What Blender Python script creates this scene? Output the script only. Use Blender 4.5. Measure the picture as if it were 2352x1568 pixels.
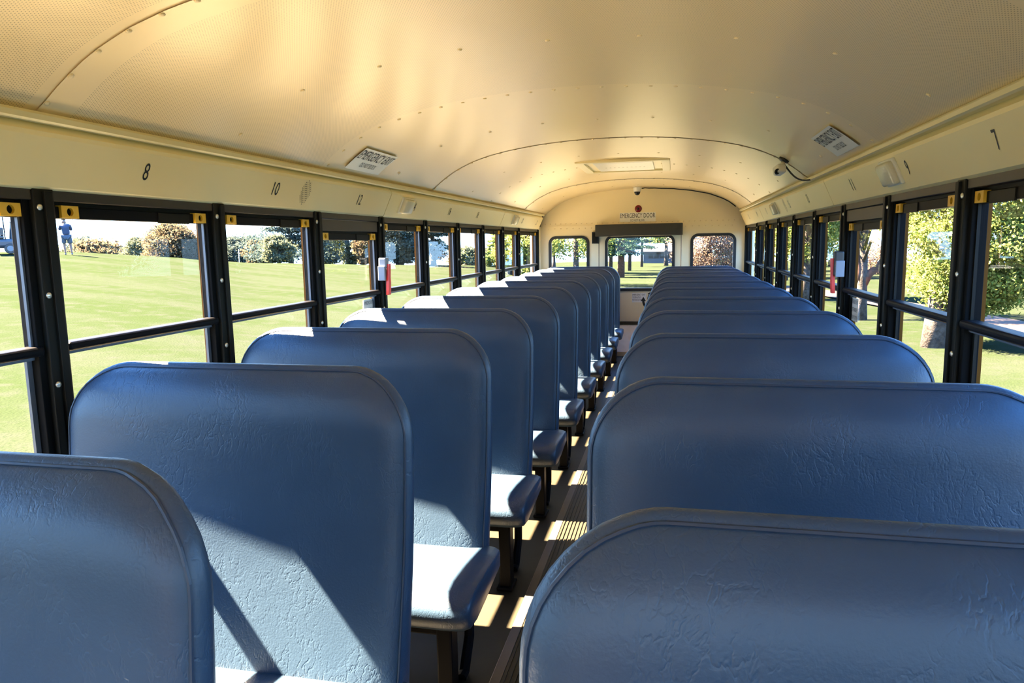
import bpy, bmesh, math, random
import numpy as np
from mathutils import Vector, Matrix

sc = bpy.context.scene
for o in list(bpy.data.objects):
    bpy.data.objects.remove(o, do_unlink=True)
COL = sc.collection

# ------------------------------------------------------------------ camera
F, CX, CY = 1640.0, 1176.0, 784.0
VP, VV = (1545.0, 552.0), (1390.0, 12700.0)      # vanishing points: bus axis, verticals
_y = np.array([VP[0]-CX, -(VP[1]-CY), F]); _y /= np.linalg.norm(_y)
_z = -np.array([VV[0]-CX, -(VV[1]-CY), F]); _z -= _y*(_y@_z); _z /= np.linalg.norm(_z)
_x = np.cross(_z, _y)
if _x[0] < 0: _x = -_x
RM = np.array([_x, _y, _z])
CAM = np.array([0.36, 0.0, 1.38])
cd = bpy.data.cameras.new('camera'); cam = bpy.data.objects.new('camera', cd); COL.objects.link(cam)
cd.sensor_width = 36.0; cd.lens = F/2352*36.0; cd.clip_start = 0.02; cd.clip_end = 2000
R4 = Matrix(((RM[0,0], RM[0,1], -RM[0,2], CAM[0]), (RM[1,0], RM[1,1], -RM[1,2], CAM[1]),
             (RM[2,0], RM[2,1], -RM[2,2], CAM[2]), (0, 0, 0, 1)))
cam.matrix_world = R4
sc.camera = cam

# ------------------------------------------------------------------ world, sun, exposure
w = bpy.data.worlds.new('sky'); sc.world = w; w.use_nodes = True
nt = w.node_tree; nt.nodes.clear()
wo = nt.nodes.new('ShaderNodeOutputWorld'); bg = nt.nodes.new('ShaderNodeBackground')
tc = nt.nodes.new('ShaderNodeTexCoord'); sx = nt.nodes.new('ShaderNodeSeparateXYZ')
cr = nt.nodes.new('ShaderNodeValToRGB')
cr.color_ramp.elements[0].position = 0.0; cr.color_ramp.elements[0].color = (0.42, 0.68, 1.0, 1)
cr.color_ramp.elements[1].position = 0.6; cr.color_ramp.elements[1].color = (0.12, 0.36, 1.0, 1)
nt.links.new(tc.outputs['Generated'], sx.inputs[0]); nt.links.new(sx.outputs['Z'], cr.inputs[0])
nt.links.new(cr.outputs[0], bg.inputs[0]); nt.links.new(bg.outputs[0], wo.inputs[0])
bg.inputs[1].default_value = 2.6

SUN = Vector((1.0, -0.05, -1.07)).normalized()
sd = bpy.data.lights.new('sun', 'SUN'); sd.energy = 78.0; sd.angle = math.radians(0.53); sd.color = (1.0, 0.74, 0.50)
sun = bpy.data.objects.new('sun', sd); COL.objects.link(sun)
sun.rotation_euler = SUN.to_track_quat('-Z', 'Y').to_euler(); sun.location = (-30, 5, 40)

sc.view_settings.view_transform = 'Standard'; sc.view_settings.look = 'None'
sc.view_settings.exposure = 2.04; sc.view_settings.gamma = 1.0; sc.view_settings.use_curve_mapping = False
try:
    sc.cycles.max_bounces = 7; sc.cycles.diffuse_bounces = 4; sc.cycles.transparent_max_bounces = 12
    sc.cycles.glossy_bounces = 2; sc.cycles.caustics_reflective = False; sc.cycles.caustics_refractive = False
    sc.cycles.sample_clamp_indirect = 6.0
except Exception:
    pass

FZ = 0.11            # bus floor height
YR = 8.2             # rear wall
rnd = random.Random(7)

# ------------------------------------------------------------------ materials
MATS = {}
def mat(name, col, rough=0.5, spec=0.5, metal=0.0, bump=None, var=None, coat=0.0):
    """principled material; var=(colour2, scale, detail) mixes by noise; bump=(kind, scale, strength, distance)"""
    m = bpy.data.materials.new(name); m.use_nodes = True
    n = m.node_tree.nodes; l = m.node_tree.links; p = n['Principled BSDF']
    p.inputs['Base Color'].default_value = (*col, 1); p.inputs['Roughness'].default_value = rough
    p.inputs['Specular IOR Level'].default_value = spec; p.inputs['Metallic'].default_value = metal
    p.inputs['Coat Weight'].default_value = coat
    co = n.new('ShaderNodeTexCoord')
    if var:
        nz = n.new('ShaderNodeTexNoise'); nz.inputs['Scale'].default_value = var[1]; nz.inputs['Detail'].default_value = var[2]
        l.new(co.outputs['Object'], nz.inputs['Vector'])
        rp = n.new('ShaderNodeMapRange'); rp.inputs[1].default_value = 0.35; rp.inputs[2].default_value = 0.65
        l.new(nz.outputs['Fac'], rp.inputs[0])
        mx = n.new('ShaderNodeMixRGB'); mx.inputs[1].default_value = (*col, 1); mx.inputs[2].default_value = (*var[0], 1)
        l.new(rp.outputs[0], mx.inputs[0]); l.new(mx.outputs[0], p.inputs['Base Color'])
    if bump:
        nz = n.new('ShaderNodeTexNoise'); nz.inputs['Scale'].default_value = bump[1]; nz.inputs['Detail'].default_value = 4
        l.new(co.outputs['Object'], nz.inputs['Vector'])
        b = n.new('ShaderNodeBump'); b.inputs['Strength'].default_value = bump[2]; b.inputs['Distance'].default_value = bump[3]
        l.new(nz.outputs['Fac'], b.inputs['Height']); l.new(b.outputs[0], p.inputs['Normal'])
    MATS[name] = m
    return m

CREAM = (0.88, 0.69, 0.40)
mat('cream', (0.93, 0.79, 0.46), 0.38, 0.5, bump=('n', 3.0, 0.05, 0.02))
mat('cream_rail', (0.80, 0.70, 0.42), 0.35)
mat('cream_wall', (0.92, 0.80, 0.54), 0.42, bump=('n', 25, 0.06, 0.004))
mat('black_frame', (0.010, 0.010, 0.008), 0.5, 0.12)
mat('jamb_black', (0.005, 0.005, 0.005), 0.6, 0.05)
mat('dark_board', (0.020, 0.015, 0.010), 0.45)
mat('rubber', (0.012, 0.012, 0.012), 0.55)
mat('black_metal', (0.006, 0.006, 0.007), 0.45, 0.06)
mat('yellow_latch', (0.80, 0.46, 0.03), 0.4)
mat('hole', (0.05, 0.03, 0.01), 0.7)
mat('screw_steel', (0.70, 0.68, 0.60), 0.3, metal=0.8)
mat('screw_cream', (0.80, 0.65, 0.40), 0.3)
mat('bus_yellow', (0.10, 0.036, 0.0012), 0.6, 0.1)
mat('silver', (0.10, 0.11, 0.13), 0.4, metal=0.3)
mat('floor_rubber', (0.024, 0.020, 0.010), 0.45, var=((0.018, 0.015, 0.008), 9, 4), bump=('n', 60, 0.1, 0.002))
mat('aisle_rubber', (0.020, 0.017, 0.011), 0.4)
mat('aluminium', (0.16, 0.14, 0.12), 0.45, metal=0.6)
mat('step_white', (0.86, 0.80, 0.72), 0.5, var=((0.80, 0.72, 0.62), 14, 4))
mat('print_black', (0.012, 0.012, 0.012), 0.5)
mat('sticker_white', (0.82, 0.80, 0.74), 0.3)
mat('sticker_clear', (0.93, 0.92, 0.88), 0.3)
mat('red_plastic', (0.80, 0.035, 0.02), 0.35)
mat('red_lens', (0.20, 0.005, 0.012), 0.15)
mat('grey_plastic', (0.20, 0.22, 0.26), 0.4)
mat('black_plastic', (0.016, 0.016, 0.016), 0.4)
mat('white_plastic', (0.80, 0.76, 0.66), 0.35)
mat('lens_plastic', (0.72, 0.66, 0.50), 0.18, bump=('n', 160, 0.35, 0.003))
mat('pad_vinyl', (0.030, 0.030, 0.026), 0.55, bump=('n', 120, 0.1, 0.001))
mat('cable_black', (0.01, 0.01, 0.01), 0.5)
mat('glass_dark', (0.01, 0.01, 0.012), 0.08)

def vinyl_material():
    m = bpy.data.materials.new('blue_vinyl'); m.use_nodes = True
    n = m.node_tree.nodes; l = m.node_tree.links; p = n['Principled BSDF']
    co = n.new('ShaderNodeTexCoord')
    ds = n.new('ShaderNodeTexNoise'); ds.inputs['Scale'].default_value = 9; ds.inputs['Detail'].default_value = 3
    l.new(co.outputs['Object'], ds.inputs['Vector'])
    add = n.new('ShaderNodeVectorMath'); add.operation = 'MULTIPLY_ADD'; add.inputs[1].default_value = (0.05, 0.05, 0.05)
    l.new(ds.outputs['Color'], add.inputs[0]); l.new(co.outputs['Object'], add.inputs[2])
    mp = n.new('ShaderNodeMapping'); mp.inputs['Rotation'].default_value = (0.3, 0.5, 0.6); mp.inputs['Scale'].default_value = (1.0, 1.0, 0.55)
    l.new(add.outputs[0], mp.inputs[0])
    v = n.new('ShaderNodeTexNoise'); v.inputs['Scale'].default_value = 46; v.inputs['Detail'].default_value = 3; v.inputs['Roughness'].default_value = 0.55
    l.new(mp.outputs[0], v.inputs['Vector'])
    sb = n.new('ShaderNodeMath'); sb.operation = 'SUBTRACT'; sb.inputs[1].default_value = 0.5; l.new(v.outputs['Fac'], sb.inputs[0])
    ab = n.new('ShaderNodeMath'); ab.operation = 'ABSOLUTE'; l.new(sb.outputs[0], ab.inputs[0])
    r1 = n.new('ShaderNodeMapRange'); r1.inputs[1].default_value = 0.0; r1.inputs[2].default_value = 0.05
    l.new(ab.outputs[0], r1.inputs[0])
    n2 = n.new('ShaderNodeTexNoise'); n2.inputs['Scale'].default_value = 6; n2.inputs['Detail'].default_value = 2
    l.new(co.outputs['Object'], n2.inputs['Vector'])
    r2 = n.new('ShaderNodeMapRange'); r2.inputs[1].default_value = 0.38; r2.inputs[2].default_value = 0.62
    l.new(n2.outputs['Fac'], r2.inputs[0])
    mu = n.new('ShaderNodeMath'); mu.operation = 'MULTIPLY'
    l.new(r1.outputs[0], mu.inputs[0]); l.new(r2.outputs[0], mu.inputs[1])
    n3 = n.new('ShaderNodeTexNoise'); n3.inputs['Scale'].default_value = 240; n3.inputs['Detail'].default_value = 3
    l.new(co.outputs['Object'], n3.inputs['Vector'])
    ad = n.new('ShaderNodeMath'); ad.operation = 'MULTIPLY_ADD'; ad.inputs[1].default_value = 0.8
    l.new(n3.outputs['Fac'], ad.inputs[0]); l.new(mu.outputs[0], ad.inputs[2])
    b = n.new('ShaderNodeBump'); b.inputs['Strength'].default_value = 0.22; b.inputs['Distance'].default_value = 0.0022
    l.new(ad.outputs[0], b.inputs['Height']); l.new(b.outputs[0], p.inputs['Normal'])
    mx = n.new('ShaderNodeMixRGB'); mx.inputs[1].default_value = (0.018, 0.040, 0.072, 1); mx.inputs[2].default_value = (0.022, 0.046, 0.080, 1)
    l.new(r2.outputs[0], mx.inputs[0]); l.new(mx.outputs[0], p.inputs['Base Color'])
    p.inputs['Roughness'].default_value = 0.42; p.inputs['Specular IOR Level'].default_value = 0.5
    MATS['blue_vinyl'] = m
vinyl_material()
mat('blue_piping', (0.016, 0.028, 0.050), 0.45)

def glass_material():
    m = bpy.data.materials.new('window_glass'); m.use_nodes = True
    n = m.node_tree.nodes; l = m.node_tree.links; n.clear()
    o = n.new('ShaderNodeOutputMaterial'); t = n.new('ShaderNodeBsdfTransparent'); g = n.new('ShaderNodeBsdfGlossy')
    t.inputs[0].default_value = (0.95, 0.97, 0.97, 1); g.inputs['Roughness'].default_value = 0.0
    lw = n.new('ShaderNodeLayerWeight'); lw.inputs[0].default_value = 0.5
    pw = n.new('ShaderNodeMath'); pw.operation = 'POWER'; pw.inputs[1].default_value = 5.0; l.new(lw.outputs['Facing'], pw.inputs[0])
    fr = n.new('ShaderNodeMath'); fr.operation = 'MULTIPLY_ADD'; fr.inputs[1].default_value = 0.30; fr.inputs[2].default_value = 0.007; l.new(pw.outputs[0], fr.inputs[0])
    mx = n.new('ShaderNodeMixShader'); l.new(fr.outputs[0], mx.inputs[0]); l.new(t.outputs[0], mx.inputs[1]); l.new(g.outputs[0], mx.inputs[2])
    l.new(mx.outputs[0], o.inputs[0]); MATS['window_glass'] = m
glass_material()

def ceiling_material(name, perforated):
    m = bpy.data.materials.new(name); m.use_nodes = True
    n = m.node_tree.nodes; l = m.node_tree.links; p = n['Principled BSDF']
    p.inputs['Roughness'].default_value = 0.28; p.inputs['Specular IOR Level'].default_value = 0.65
    p.inputs['Base Color'].default_value = (*CREAM, 1)
    uv = n.new('ShaderNodeUVMap'); uv.uv_map = 'uv'
    co = n.new('ShaderNodeTexCoord')
    nz = n.new('ShaderNodeTexNoise'); nz.inputs['Scale'].default_value = 2.2; nz.inputs['Detail'].default_value = 3
    l.new(co.outputs['Object'], nz.inputs['Vector'])
    b = n.new('ShaderNodeBump'); b.inputs['Strength'].default_value = 0.12; b.inputs['Distance'].default_value = 0.02
    l.new(nz.outputs['Fac'], b.inputs['Height']); l.new(b.outputs[0], p.inputs['Normal'])
    if perforated:
        S = 1/0.0068
        def math_(op, a, bb=None, c=None):
            q = n.new('ShaderNodeMath'); q.operation = op
            for i, vv in enumerate((a, bb, c)):
                if vv is None: continue
                if isinstance(vv, (int, float)): q.inputs[i].default_value = vv
                else: l.new(vv, q.inputs[i])
            return q.outputs[0]
        s = n.new('ShaderNodeSeparateXYZ'); l.new(uv.outputs[0], s.inputs[0])
        V = math_('MULTIPLY', s.outputs['Y'], S*1.15); row = math_('FLOOR', V)
        off = math_('MULTIPLY', math_('MODULO', row, 2.0), 0.5)
        U = math_('ADD', math_('MULTIPLY', s.outputs['X'], S), off)
        fu = math_('SUBTRACT', math_('FRACT', U), 0.5); fv = math_('SUBTRACT', math_('FRACT', V), 0.5)
        d = math_('SQRT', math_('ADD', math_('MULTIPLY', fu, fu), math_('MULTIPLY', fv, fv)))
        hole = math_('LESS_THAN', d, 0.22)
        # plain margins 6 cm either side of each roof bow
        ph = math_('MODULO', math_('ADD', s.outputs['Y'], 10*1.383-1.445+0.6915), 1.383)
        mg = math_('GREATER_THAN', math_('ABSOLUTE', math_('SUBTRACT', ph, 0.6915)), 0.062)
        k = math_('MULTIPLY', hole, mg)
        mx = n.new('ShaderNodeMixRGB'); mx.inputs[1].default_value = (*CREAM, 1); mx.inputs[2].default_value = (0.48, 0.36, 0.19, 1)
        l.new(k, mx.inputs[0]); l.new(mx.outputs[0], p.inputs['Base Color'])
    MATS[name] = m
ceiling_material('ceiling_plain', False)
ceiling_material('ceiling_perforated', True)

def foliage_material(name, c1, c2, trans=0.35):
    m = bpy.data.materials.new(name); m.use_nodes = True
    n = m.node_tree.nodes; l = m.node_tree.links; n.clear()
    o = n.new('ShaderNodeOutputMaterial'); d = n.new('ShaderNodeBsdfDiffuse'); t = n.new('ShaderNodeBsdfTranslucent')
    g = n.new('ShaderNodeNewGeometry'); mx = n.new('ShaderNodeMixRGB')
    mx.inputs[1].default_value = (*c1, 1); mx.inputs[2].default_value = (*c2, 1)
    l.new(g.outputs['Random Per Island'], mx.inputs[0]); l.new(mx.outputs[0], d.inputs[0]); l.new(mx.outputs[0], t.inputs[0])
    s = n.new('ShaderNodeMixShader'); s.inputs[0].default_value = trans
    l.new(d.outputs[0], s.inputs[1]); l.new(t.outputs[0], s.inputs[2]); l.new(s.outputs[0], o.inputs[0])
    MATS[name] = m
foliage_material('leaf_yellowgreen', (0.07, 0.118, 0.024), (0.195, 0.205, 0.06), 0.35)
foliage_material('leaf_green', (0.05, 0.095, 0.026), (0.13, 0.16, 0.048), 0.35)
foliage_material('leaf_bluegreen_haze', (0.04, 0.058, 0.054), (0.068, 0.084, 0.064), 0.4)  # left-hand trees: bluish distance haze mixed into the leaf colour
foliage_material('leaf_autumn', (0.105, 0.07, 0.042), (0.07, 0.072, 0.042), 0.4)
foliage_material('leaf_haze', (0.07, 0.09, 0.056), (0.095, 0.098, 0.06), 0.4)
foliage_material('leaf_pink', (0.13, 0.085, 0.06), (0.2, 0.145, 0.105), 0.35)
foliage_material('needle_dark', (0.018, 0.04, 0.03), (0.038, 0.07, 0.04), 0.2)
foliage_material('needle_blue', (0.032, 0.052, 0.052), (0.054, 0.074, 0.062), 0.3)
mat('bark', (0.062, 0.053, 0.046), 0.85, 0.2, var=((0.022, 0.018, 0.016), 9, 5), bump=('n', 22, 0.6, 0.03))
mat('bark_red', (0.10, 0.055, 0.04), 0.85, 0.2, var=((0.05, 0.03, 0.025), 9, 5))

def grass_material():
    m = bpy.data.materials.new('grass'); m.use_nodes = True
    n = m.node_tree.nodes; l = m.node_tree.links; n.clear()
    o = n.new('ShaderNodeOutputMaterial'); p = n.new('ShaderNodeBsdfDiffuse'); l.new(p.outputs[0], o.inputs[0])
    co = n.new('ShaderNodeTexCoord')
    def noise(s, d, vec=None):
        z = n.new('ShaderNodeTexNoise'); z.inputs['Scale'].default_value = s; z.inputs['Detail'].default_value = d
        l.new(vec or co.outputs['Object'], z.inputs['Vector']); return z.outputs['Fac']
    mp = n.new('ShaderNodeMapping'); mp.inputs['Rotation'].default_value = (0, 0, 0.62); mp.inputs['Scale'].default_value = (0.25, 1, 1)
    l.new(co.outputs['Object'], mp.inputs[0])
    a = noise(0.55, 3, mp.outputs[0]); b_ = noise(2.6, 6); c = noise(16, 5)
    def rng(x, lo, hi):
        r = n.new('ShaderNodeMapRange'); r.inputs[1].default_value = lo; r.inputs[2].default_value = hi; l.new(x, r.inputs[0]); return r.outputs[0]
    m1 = n.new('ShaderNodeMixRGB'); m1.inputs[1].default_value = (0.0114, 0.0169, 0.0075, 1); m1.inputs[2].default_value = (0.0147, 0.0189, 0.0117, 1)
    l.new(rng(a, 0.4, 0.6), m1.inputs[0])
    m2 = n.new('ShaderNodeMixRGB'); m2.inputs[2].default_value = (0.0167, 0.0195, 0.0147, 1)
    l.new(rng(b_, 0.48, 0.75), m2.inputs[0]); l.new(m1.outputs[0], m2.inputs[1])
    m3 = n.new('ShaderNodeMixRGB'); m3.inputs[2].default_value = (0.0086, 0.0142, 0.0061, 1)
    l.new(rng(c, 0.55, 0.8), m3.inputs[0]); l.new(m2.outputs[0], m3.inputs[1])
    l.new(m3.outputs[0], p.inputs['Color'])
    bp = n.new('ShaderNodeBump'); bp.inputs['Strength'].default_value = 0.5; bp.inputs['Distance'].default_value = 0.03
    l.new(noise(30, 6), bp.inputs['Height']); l.new(bp.outputs[0], p.inputs['Normal'])
    MATS['grass'] = m
grass_material()
mat('path_asphalt', (0.034, 0.026, 0.021), 0.9, 0.1, var=((0.028, 0.022, 0.018), 3, 4))

# ------------------------------------------------------------------ helpers
def link(name, me, m=None, parent=None, smooth=False):
    o = bpy.data.objects.new(name, me); COL.objects.link(o)
    if m is not None and me is not None and len(me.materials) == 0: me.materials.append(MATS[m])
    if smooth:
        me.polygons.foreach_set('use_smooth', [True]*len(me.polygons))
    if parent is not None: o.parent = parent
    return o
def tag(o, label=None, cat=None, group=None, kind=None):
    if label: o['label'] = label
    if cat: o['category'] = cat
    if group: o['group'] = group
    if kind: o['kind'] = kind
    return o
def empty(name, loc=(0, 0, 0), label=None, cat=None, group=None, kind=None, parent=None):
    o = bpy.data.objects.new(name, None); o.empty_display_size = 0.1; COL.objects.link(o); o.location = loc
    if parent: o.parent = parent
    return tag(o, label, cat, group, kind)
def to_mesh(bm, name='m', sharp=None):
    bmesh.ops.recalc_face_normals(bm, faces=bm.faces)
    me = bpy.data.meshes.new(name); bm.to_mesh(me); bm.free()
    return me
def box_mesh(x0, x1, y0, y1, z0, z1, bevel=0.0, seg=2):
    bm = bmesh.new(); r = bmesh.ops.create_cube(bm, size=1)
    for v in bm.verts:
        v.co = Vector(((x0+x1)/2+v.co.x*(x1-x0), (y0+y1)/2+v.co.y*(y1-y0), (z0+z1)/2+v.co.z*(z1-z0)))
    if bevel > 0: bmesh.ops.bevel(bm, geom=bm.edges[:], offset=bevel, segments=seg, profile=0.5, affect='EDGES')
    return to_mesh(bm)
def box(name, x0, x1, y0, y1, z0, z1, m, parent=None, bevel=0.0, seg=2):
    if x0 > x1: x0, x1 = x1, x0
    if y0 > y1: y0, y1 = y1, y0
    return link(name, box_mesh(x0, x1, y0, y1, z0, z1, bevel, seg), m, parent)
def tube_mesh(pts, radii, n=8, cap=True):
    pts = [Vector(p) for p in pts]
    if isinstance(radii, (int, float)): radii = [radii]*len(pts)
    bm = bmesh.new(); rings = []
    up = Vector((0, 0, 1))
    t0 = (pts[1]-pts[0]).normalized()
    u = t0.orthogonal().normalized()
    for i, p in enumerate(pts):
        t = (pts[min(i+1, len(pts)-1)]-pts[max(i-1, 0)]).normalized()
        u = (u - t*u.dot(t)).normalized(); v = t.cross(u)
        rings.append([bm.verts.new(p+(u*math.cos(a)+v*math.sin(a))*radii[i]) for a in [2*math.pi*k/n for k in range(n)]])
    for a, b in zip(rings, rings[1:]):
        for k in range(n): bm.faces.new((a[k], a[(k+1) % n], b[(k+1) % n], b[k]))
    if cap:
        bm.faces.new(rings[0]); bm.faces.new(rings[-1])
    return to_mesh(bm)
def tube(name, pts, r, m, parent=None, n=8):
    return link(name, tube_mesh(pts, r, n), m, parent, smooth=True)
def extrude_profile(prof, y0, y1, close=True, ny=1):
    """profile of (x, z) points swept along y"""
    bm = bmesh.new(); rows = []
    for j in range(ny+1):
        y = y0+(y1-y0)*j/ny
        rows.append([bm.verts.new((x, y, z)) for x, z in prof])
    k = len(prof)
    for a, b in zip(rows, rows[1:]):
        for i in range(k if close else k-1):
            bm.faces.new((a[i], a[(i+1) % k], b[(i+1) % k], b[i]))
    if close:
        bm.faces.new(rows[0]); bm.faces.new(rows[-1])
    return to_mesh(bm)
def lathe_mesh(prof, n=16):
    """profile of (r, z)"""
    bm = bmesh.new(); rows = []
    for r, z in prof:
        rows.append([bm.verts.new((max(r, 1e-4)*math.cos(2*math.pi*k/n), max(r, 1e-4)*math.sin(2*math.pi*k/n), z)) for k in range(n)])
    for a, b in zip(rows, rows[1:]):
        for k in range(n): bm.faces.new((a[k], a[(k+1) % n], b[(k+1) % n], b[k]))
    bm.faces.new(rows[0]); bm.faces.new(rows[-1])
    return to_mesh(bm)
def text_mesh(body, width, height):
    """flat text in the xy plane, centred, scaled to width x height"""
    cu = bpy.data.curves.new('t', 'FONT'); cu.body = body; cu.align_x = 'CENTER'; cu.align_y = 'CENTER'; cu.resolution_u = 3; cu.offset = 0.0
    o = bpy.data.objects.new('t', cu); COL.objects.link(o)
    dg = bpy.context.evaluated_depsgraph_get(); dg.update()
    me = bpy.data.meshes.new_from_object(o.evaluated_get(dg))
    bpy.data.objects.remove(o, do_unlink=True)
    co = np.empty(len(me.vertices)*3); me.vertices.foreach_get('co', co); co = co.reshape(-1, 3)
    lo, hi = co.min(0), co.max(0)
    co[:, 0] = (co[:, 0]-(lo[0]+hi[0])/2)*width/(hi[0]-lo[0])
    co[:, 1] = (co[:, 1]-(lo[1]+hi[1])/2)*height/(hi[1]-lo[1]); co[:, 2] = 0
    me.vertices.foreach_set('co', co.ravel())
    return me
def map_mesh(me, fn):
    co = np.empty(len(me.vertices)*3); me.vertices.foreach_get('co', co); co = co.reshape(-1, 3)
    co = np.array([fn(*c) for c in co]); me.vertices.foreach_set('co', co.ravel()); me.update()
    return me
def text_on(name, body, width, height, fn, m, parent):
    return link(name, map_mesh(text_mesh(body, width, height), fn), m, parent)
def grid_patch(w_, h_, nu, nv, fn):
    vs = [fn((i/nu-.5)*w_, (j/nv-.5)*h_, 0) for j in range(nv+1) for i in range(nu+1)]
    fs = [(j*(nu+1)+i, j*(nu+1)+i+1, (j+1)*(nu+1)+i+1, (j+1)*(nu+1)+i) for j in range(nv) for i in range(nu)]
    me = bpy.data.meshes.new('p'); me.from_pydata([tuple(v) for v in vs], [], fs); return me
def mesh_np(verts, faces):
    me = bpy.data.meshes.new('m'); nf, k = faces.shape
    me.vertices.add(len(verts)); me.vertices.foreach_set('co', verts.astype(np.float32).ravel())
    me.loops.add(nf*k); me.loops.foreach_set('vertex_index', faces.astype(np.int32).ravel())
    me.polygons.add(nf); me.polygons.foreach_set('loop_start', np.arange(0, nf*k, k, dtype=np.int32))
    me.update(calc_edges=True); return me
def ray(x, y):
    r = RM @ np.array([x-CX, -(y-CY), F]); return r/np.linalg.norm(r)

# ------------------------------------------------------------------ ground outside
AZ = [-180, -120, -80, -48, -44, -38, -33, -24, -14, -9, -4, 4, 10, 25, 60, 120, 180]
EL = [-1.5, -0.5, 0.1, 0.05, -0.02, -0.55, -1.05, -1.44, -1.70, -1.55, -1.55, -1.6, -1.7, -1.9, -1.9, -1.6, -1.5]
DC = [60, 50, 45, 45, 45, 45, 50, 60, 80, 150, 190, 190, 110, 80, 80, 60, 60]
def ground_z(x, y):
    dx, dy = x-0.36, y
    d = math.hypot(dx, dy); az = math.degrees(math.atan2(dx, dy))
    el = np.interp(az, AZ, EL); dc = np.interp(az, AZ, DC)
    zc = 1.38+dc*math.tan(math.radians(el))
    d0 = 4.0
    if d <= d0: return -0.85
    if d < dc:
        t = (d-d0)/(dc-d0); return -0.85+(zc+0.85)*t
    return zc-(d-dc)*0.035
def build_ground():
    nd, na = 70, 240
    ds = np.concatenate([[0.01], np.geomspace(2.5, 900, nd)])
    vs, fs = [], []
    for i, d in enumerate(ds):
        for k in range(na):
            a = 2*math.pi*k/na; x, y = 0.36+d*math.sin(a), d*math.cos(a)
            vs.append((x, y, ground_z(x, y)))
    for i in range(len(ds)-1):
        for k in range(na):
            k2 = (k+1) % na
            fs.append((i*na+k, i*na+k2, (i+1)*na+k2, (i+1)*na+k))
    me = mesh_np(np.array(vs), np.array(fs))
    o = link('ground', me, 'grass', smooth=True)
    tag(o, 'wide mown golf course lawn surrounding the bus', 'lawn', kind='structure')
build_ground()

mat('concrete', (0.118, 0.109, 0.072), 0.9, 0.1, var=((0.102, 0.094, 0.062), 1.5, 5), bump=('n', 40, 0.2, 0.004))  # pale surface of the added drive, reflects sun up to the ceiling
def build_bounce_drive():  # added ground strip, out of view, that bounces sunlight into the bus
    n_, m_ = 44, 10; vs, fs = [], []
    for i in range(n_+1):
        y = -24+43*i/n_
        for k in range(m_+1):
            x = -4.95+8.75*k/m_; vs.append((x, y, ground_z(x, y)+0.03))
    for i in range(n_):
        for k in range(m_): a = i*(m_+1)+k; fs.append((a, a+1, a+m_+2, a+m_+1))
    me = bpy.data.meshes.new('drive'); me.from_pydata(vs, [], fs)
    tag(link('bounce_drive', me, 'concrete', smooth=True), 'pale concrete drive added under the bus to bounce sunlight onto its ceiling', 'bounce_drive', kind='structure')
build_bounce_drive()

def az_pos(az, d):
    a = math.radians(az); x, y = 0.36+d*math.sin(a), d*math.cos(a)
    return x, y, ground_z(x, y)
def px_az(x, y=590):
    r = ray(x, y); return math.degrees(math.atan2(r[0], r[1]))
def px_ground(x, y):
    """where the view ray through a photo pixel meets the lawn"""
    r = ray(x, y); d = 2.0
    while d < 400:
        p = CAM+r*d
        if p[2] <= ground_z(p[0], p[1]): return p
        d += 0.1
    return CAM+r*400

# ------------------------------------------------------------------ bus shell
PX = [0, .12, .25, .38, .50, .60, .70, .80, .88, .94, .99, 1.03, 1.06, 1.085]
PZ = [1.962, 1.961, 1.955, 1.945, 1.930, 1.914, 1.893, 1.863, 1.829, 1.796, 1.762, 1.730, 1.706, 1.690]
def ceil_z(x): return float(np.interp(abs(x), PX, PZ))
arc = np.concatenate([[0], np.cumsum(np.hypot(np.diff(PX), np.diff(PZ)))])
def ceil_at(s):
    """point and inward normal at signed arc length s from the crown"""
    a = abs(s); x = float(np.interp(a, arc, PX)); z = float(np.interp(a, arc, PZ))
    e = 0.02
    x1, z1 = np.interp(a-e, arc, PX), np.interp(a-e, arc, PZ); x2, z2 = np.interp(a+e, arc, PX), np.interp(a+e, arc, PZ)
    t = np.array([x2-x1, z2-z1]); t /= np.linalg.norm(t)
    nx, nz = t[1], -t[0]
    sg = 1 if s >= 0 else -1
    return sg*x, z, sg*nx, nz
def arc_of(x): return math.copysign(float(np.interp(abs(x), PX, arc)), x)

CEIL = empty('ceiling', (0, 0, 0), 'arched cream metal roof lining with riveted roof bows', kind='structure')
BOWS = [1.445+1.383*k for k in range(-3, 5)]         # roof bow seams
def ceiling_panel(y0, y1, m, drop):
    ss = np.linspace(-arc[-1], arc[-1], 49)
    ny = 6; vs, uvs = [], []
    for j in range(ny+1):
        y = y0+(y1-y0)*j/ny
        for s in ss:
            x, z, nx, nz = ceil_at(s); vs.append((x+nx*drop, y, z+nz*drop)); uvs.append((s, y))
    n_ = len(ss)
    fs = [(j*n_+i, j*n_+i+1, (j+1)*n_+i+1, (j+1)*n_+i) for j in range(ny) for i in range(n_-1)]
    me = bpy.data.meshes.new('panel'); me.from_pydata(vs, [], fs)
    ul = me.uv_layers.new(name='uv')
    for p in me.polygons:
        for li in p.loop_indices: ul.data[li].uv = uvs[me.loops[li].vertex_index]
    o = link('panel', me, m, CEIL, smooth=True)
    return o
edges = [-2.9]+[b for b in BOWS if -2.7 < b < 8.0]+[YR+0.02]
for k in range(len(edges)-1):
    a, b = edges[k], edges[k+1]
    ceiling_panel(a-(0.03 if k else 0), b, 'ceiling_perforated' if b < 3.0 else 'ceiling_plain', 0.003 if k % 2 else 0.0)
scr_me = lathe_mesh([(0.0075, 0.0), (0.007, -0.002), (0.004, -0.0035), (0.0001, -0.004)], 8)
def ceil_screw(s, y):
    x, z, nx, nz = ceil_at(s)
    o = link('screw', scr_me, 'screw_cream', CEIL)
    o.location = (x+nx*0.003, y, z+nz*0.003); o.rotation_euler = (0, math.atan2(-nx, -nz), 0)
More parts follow.
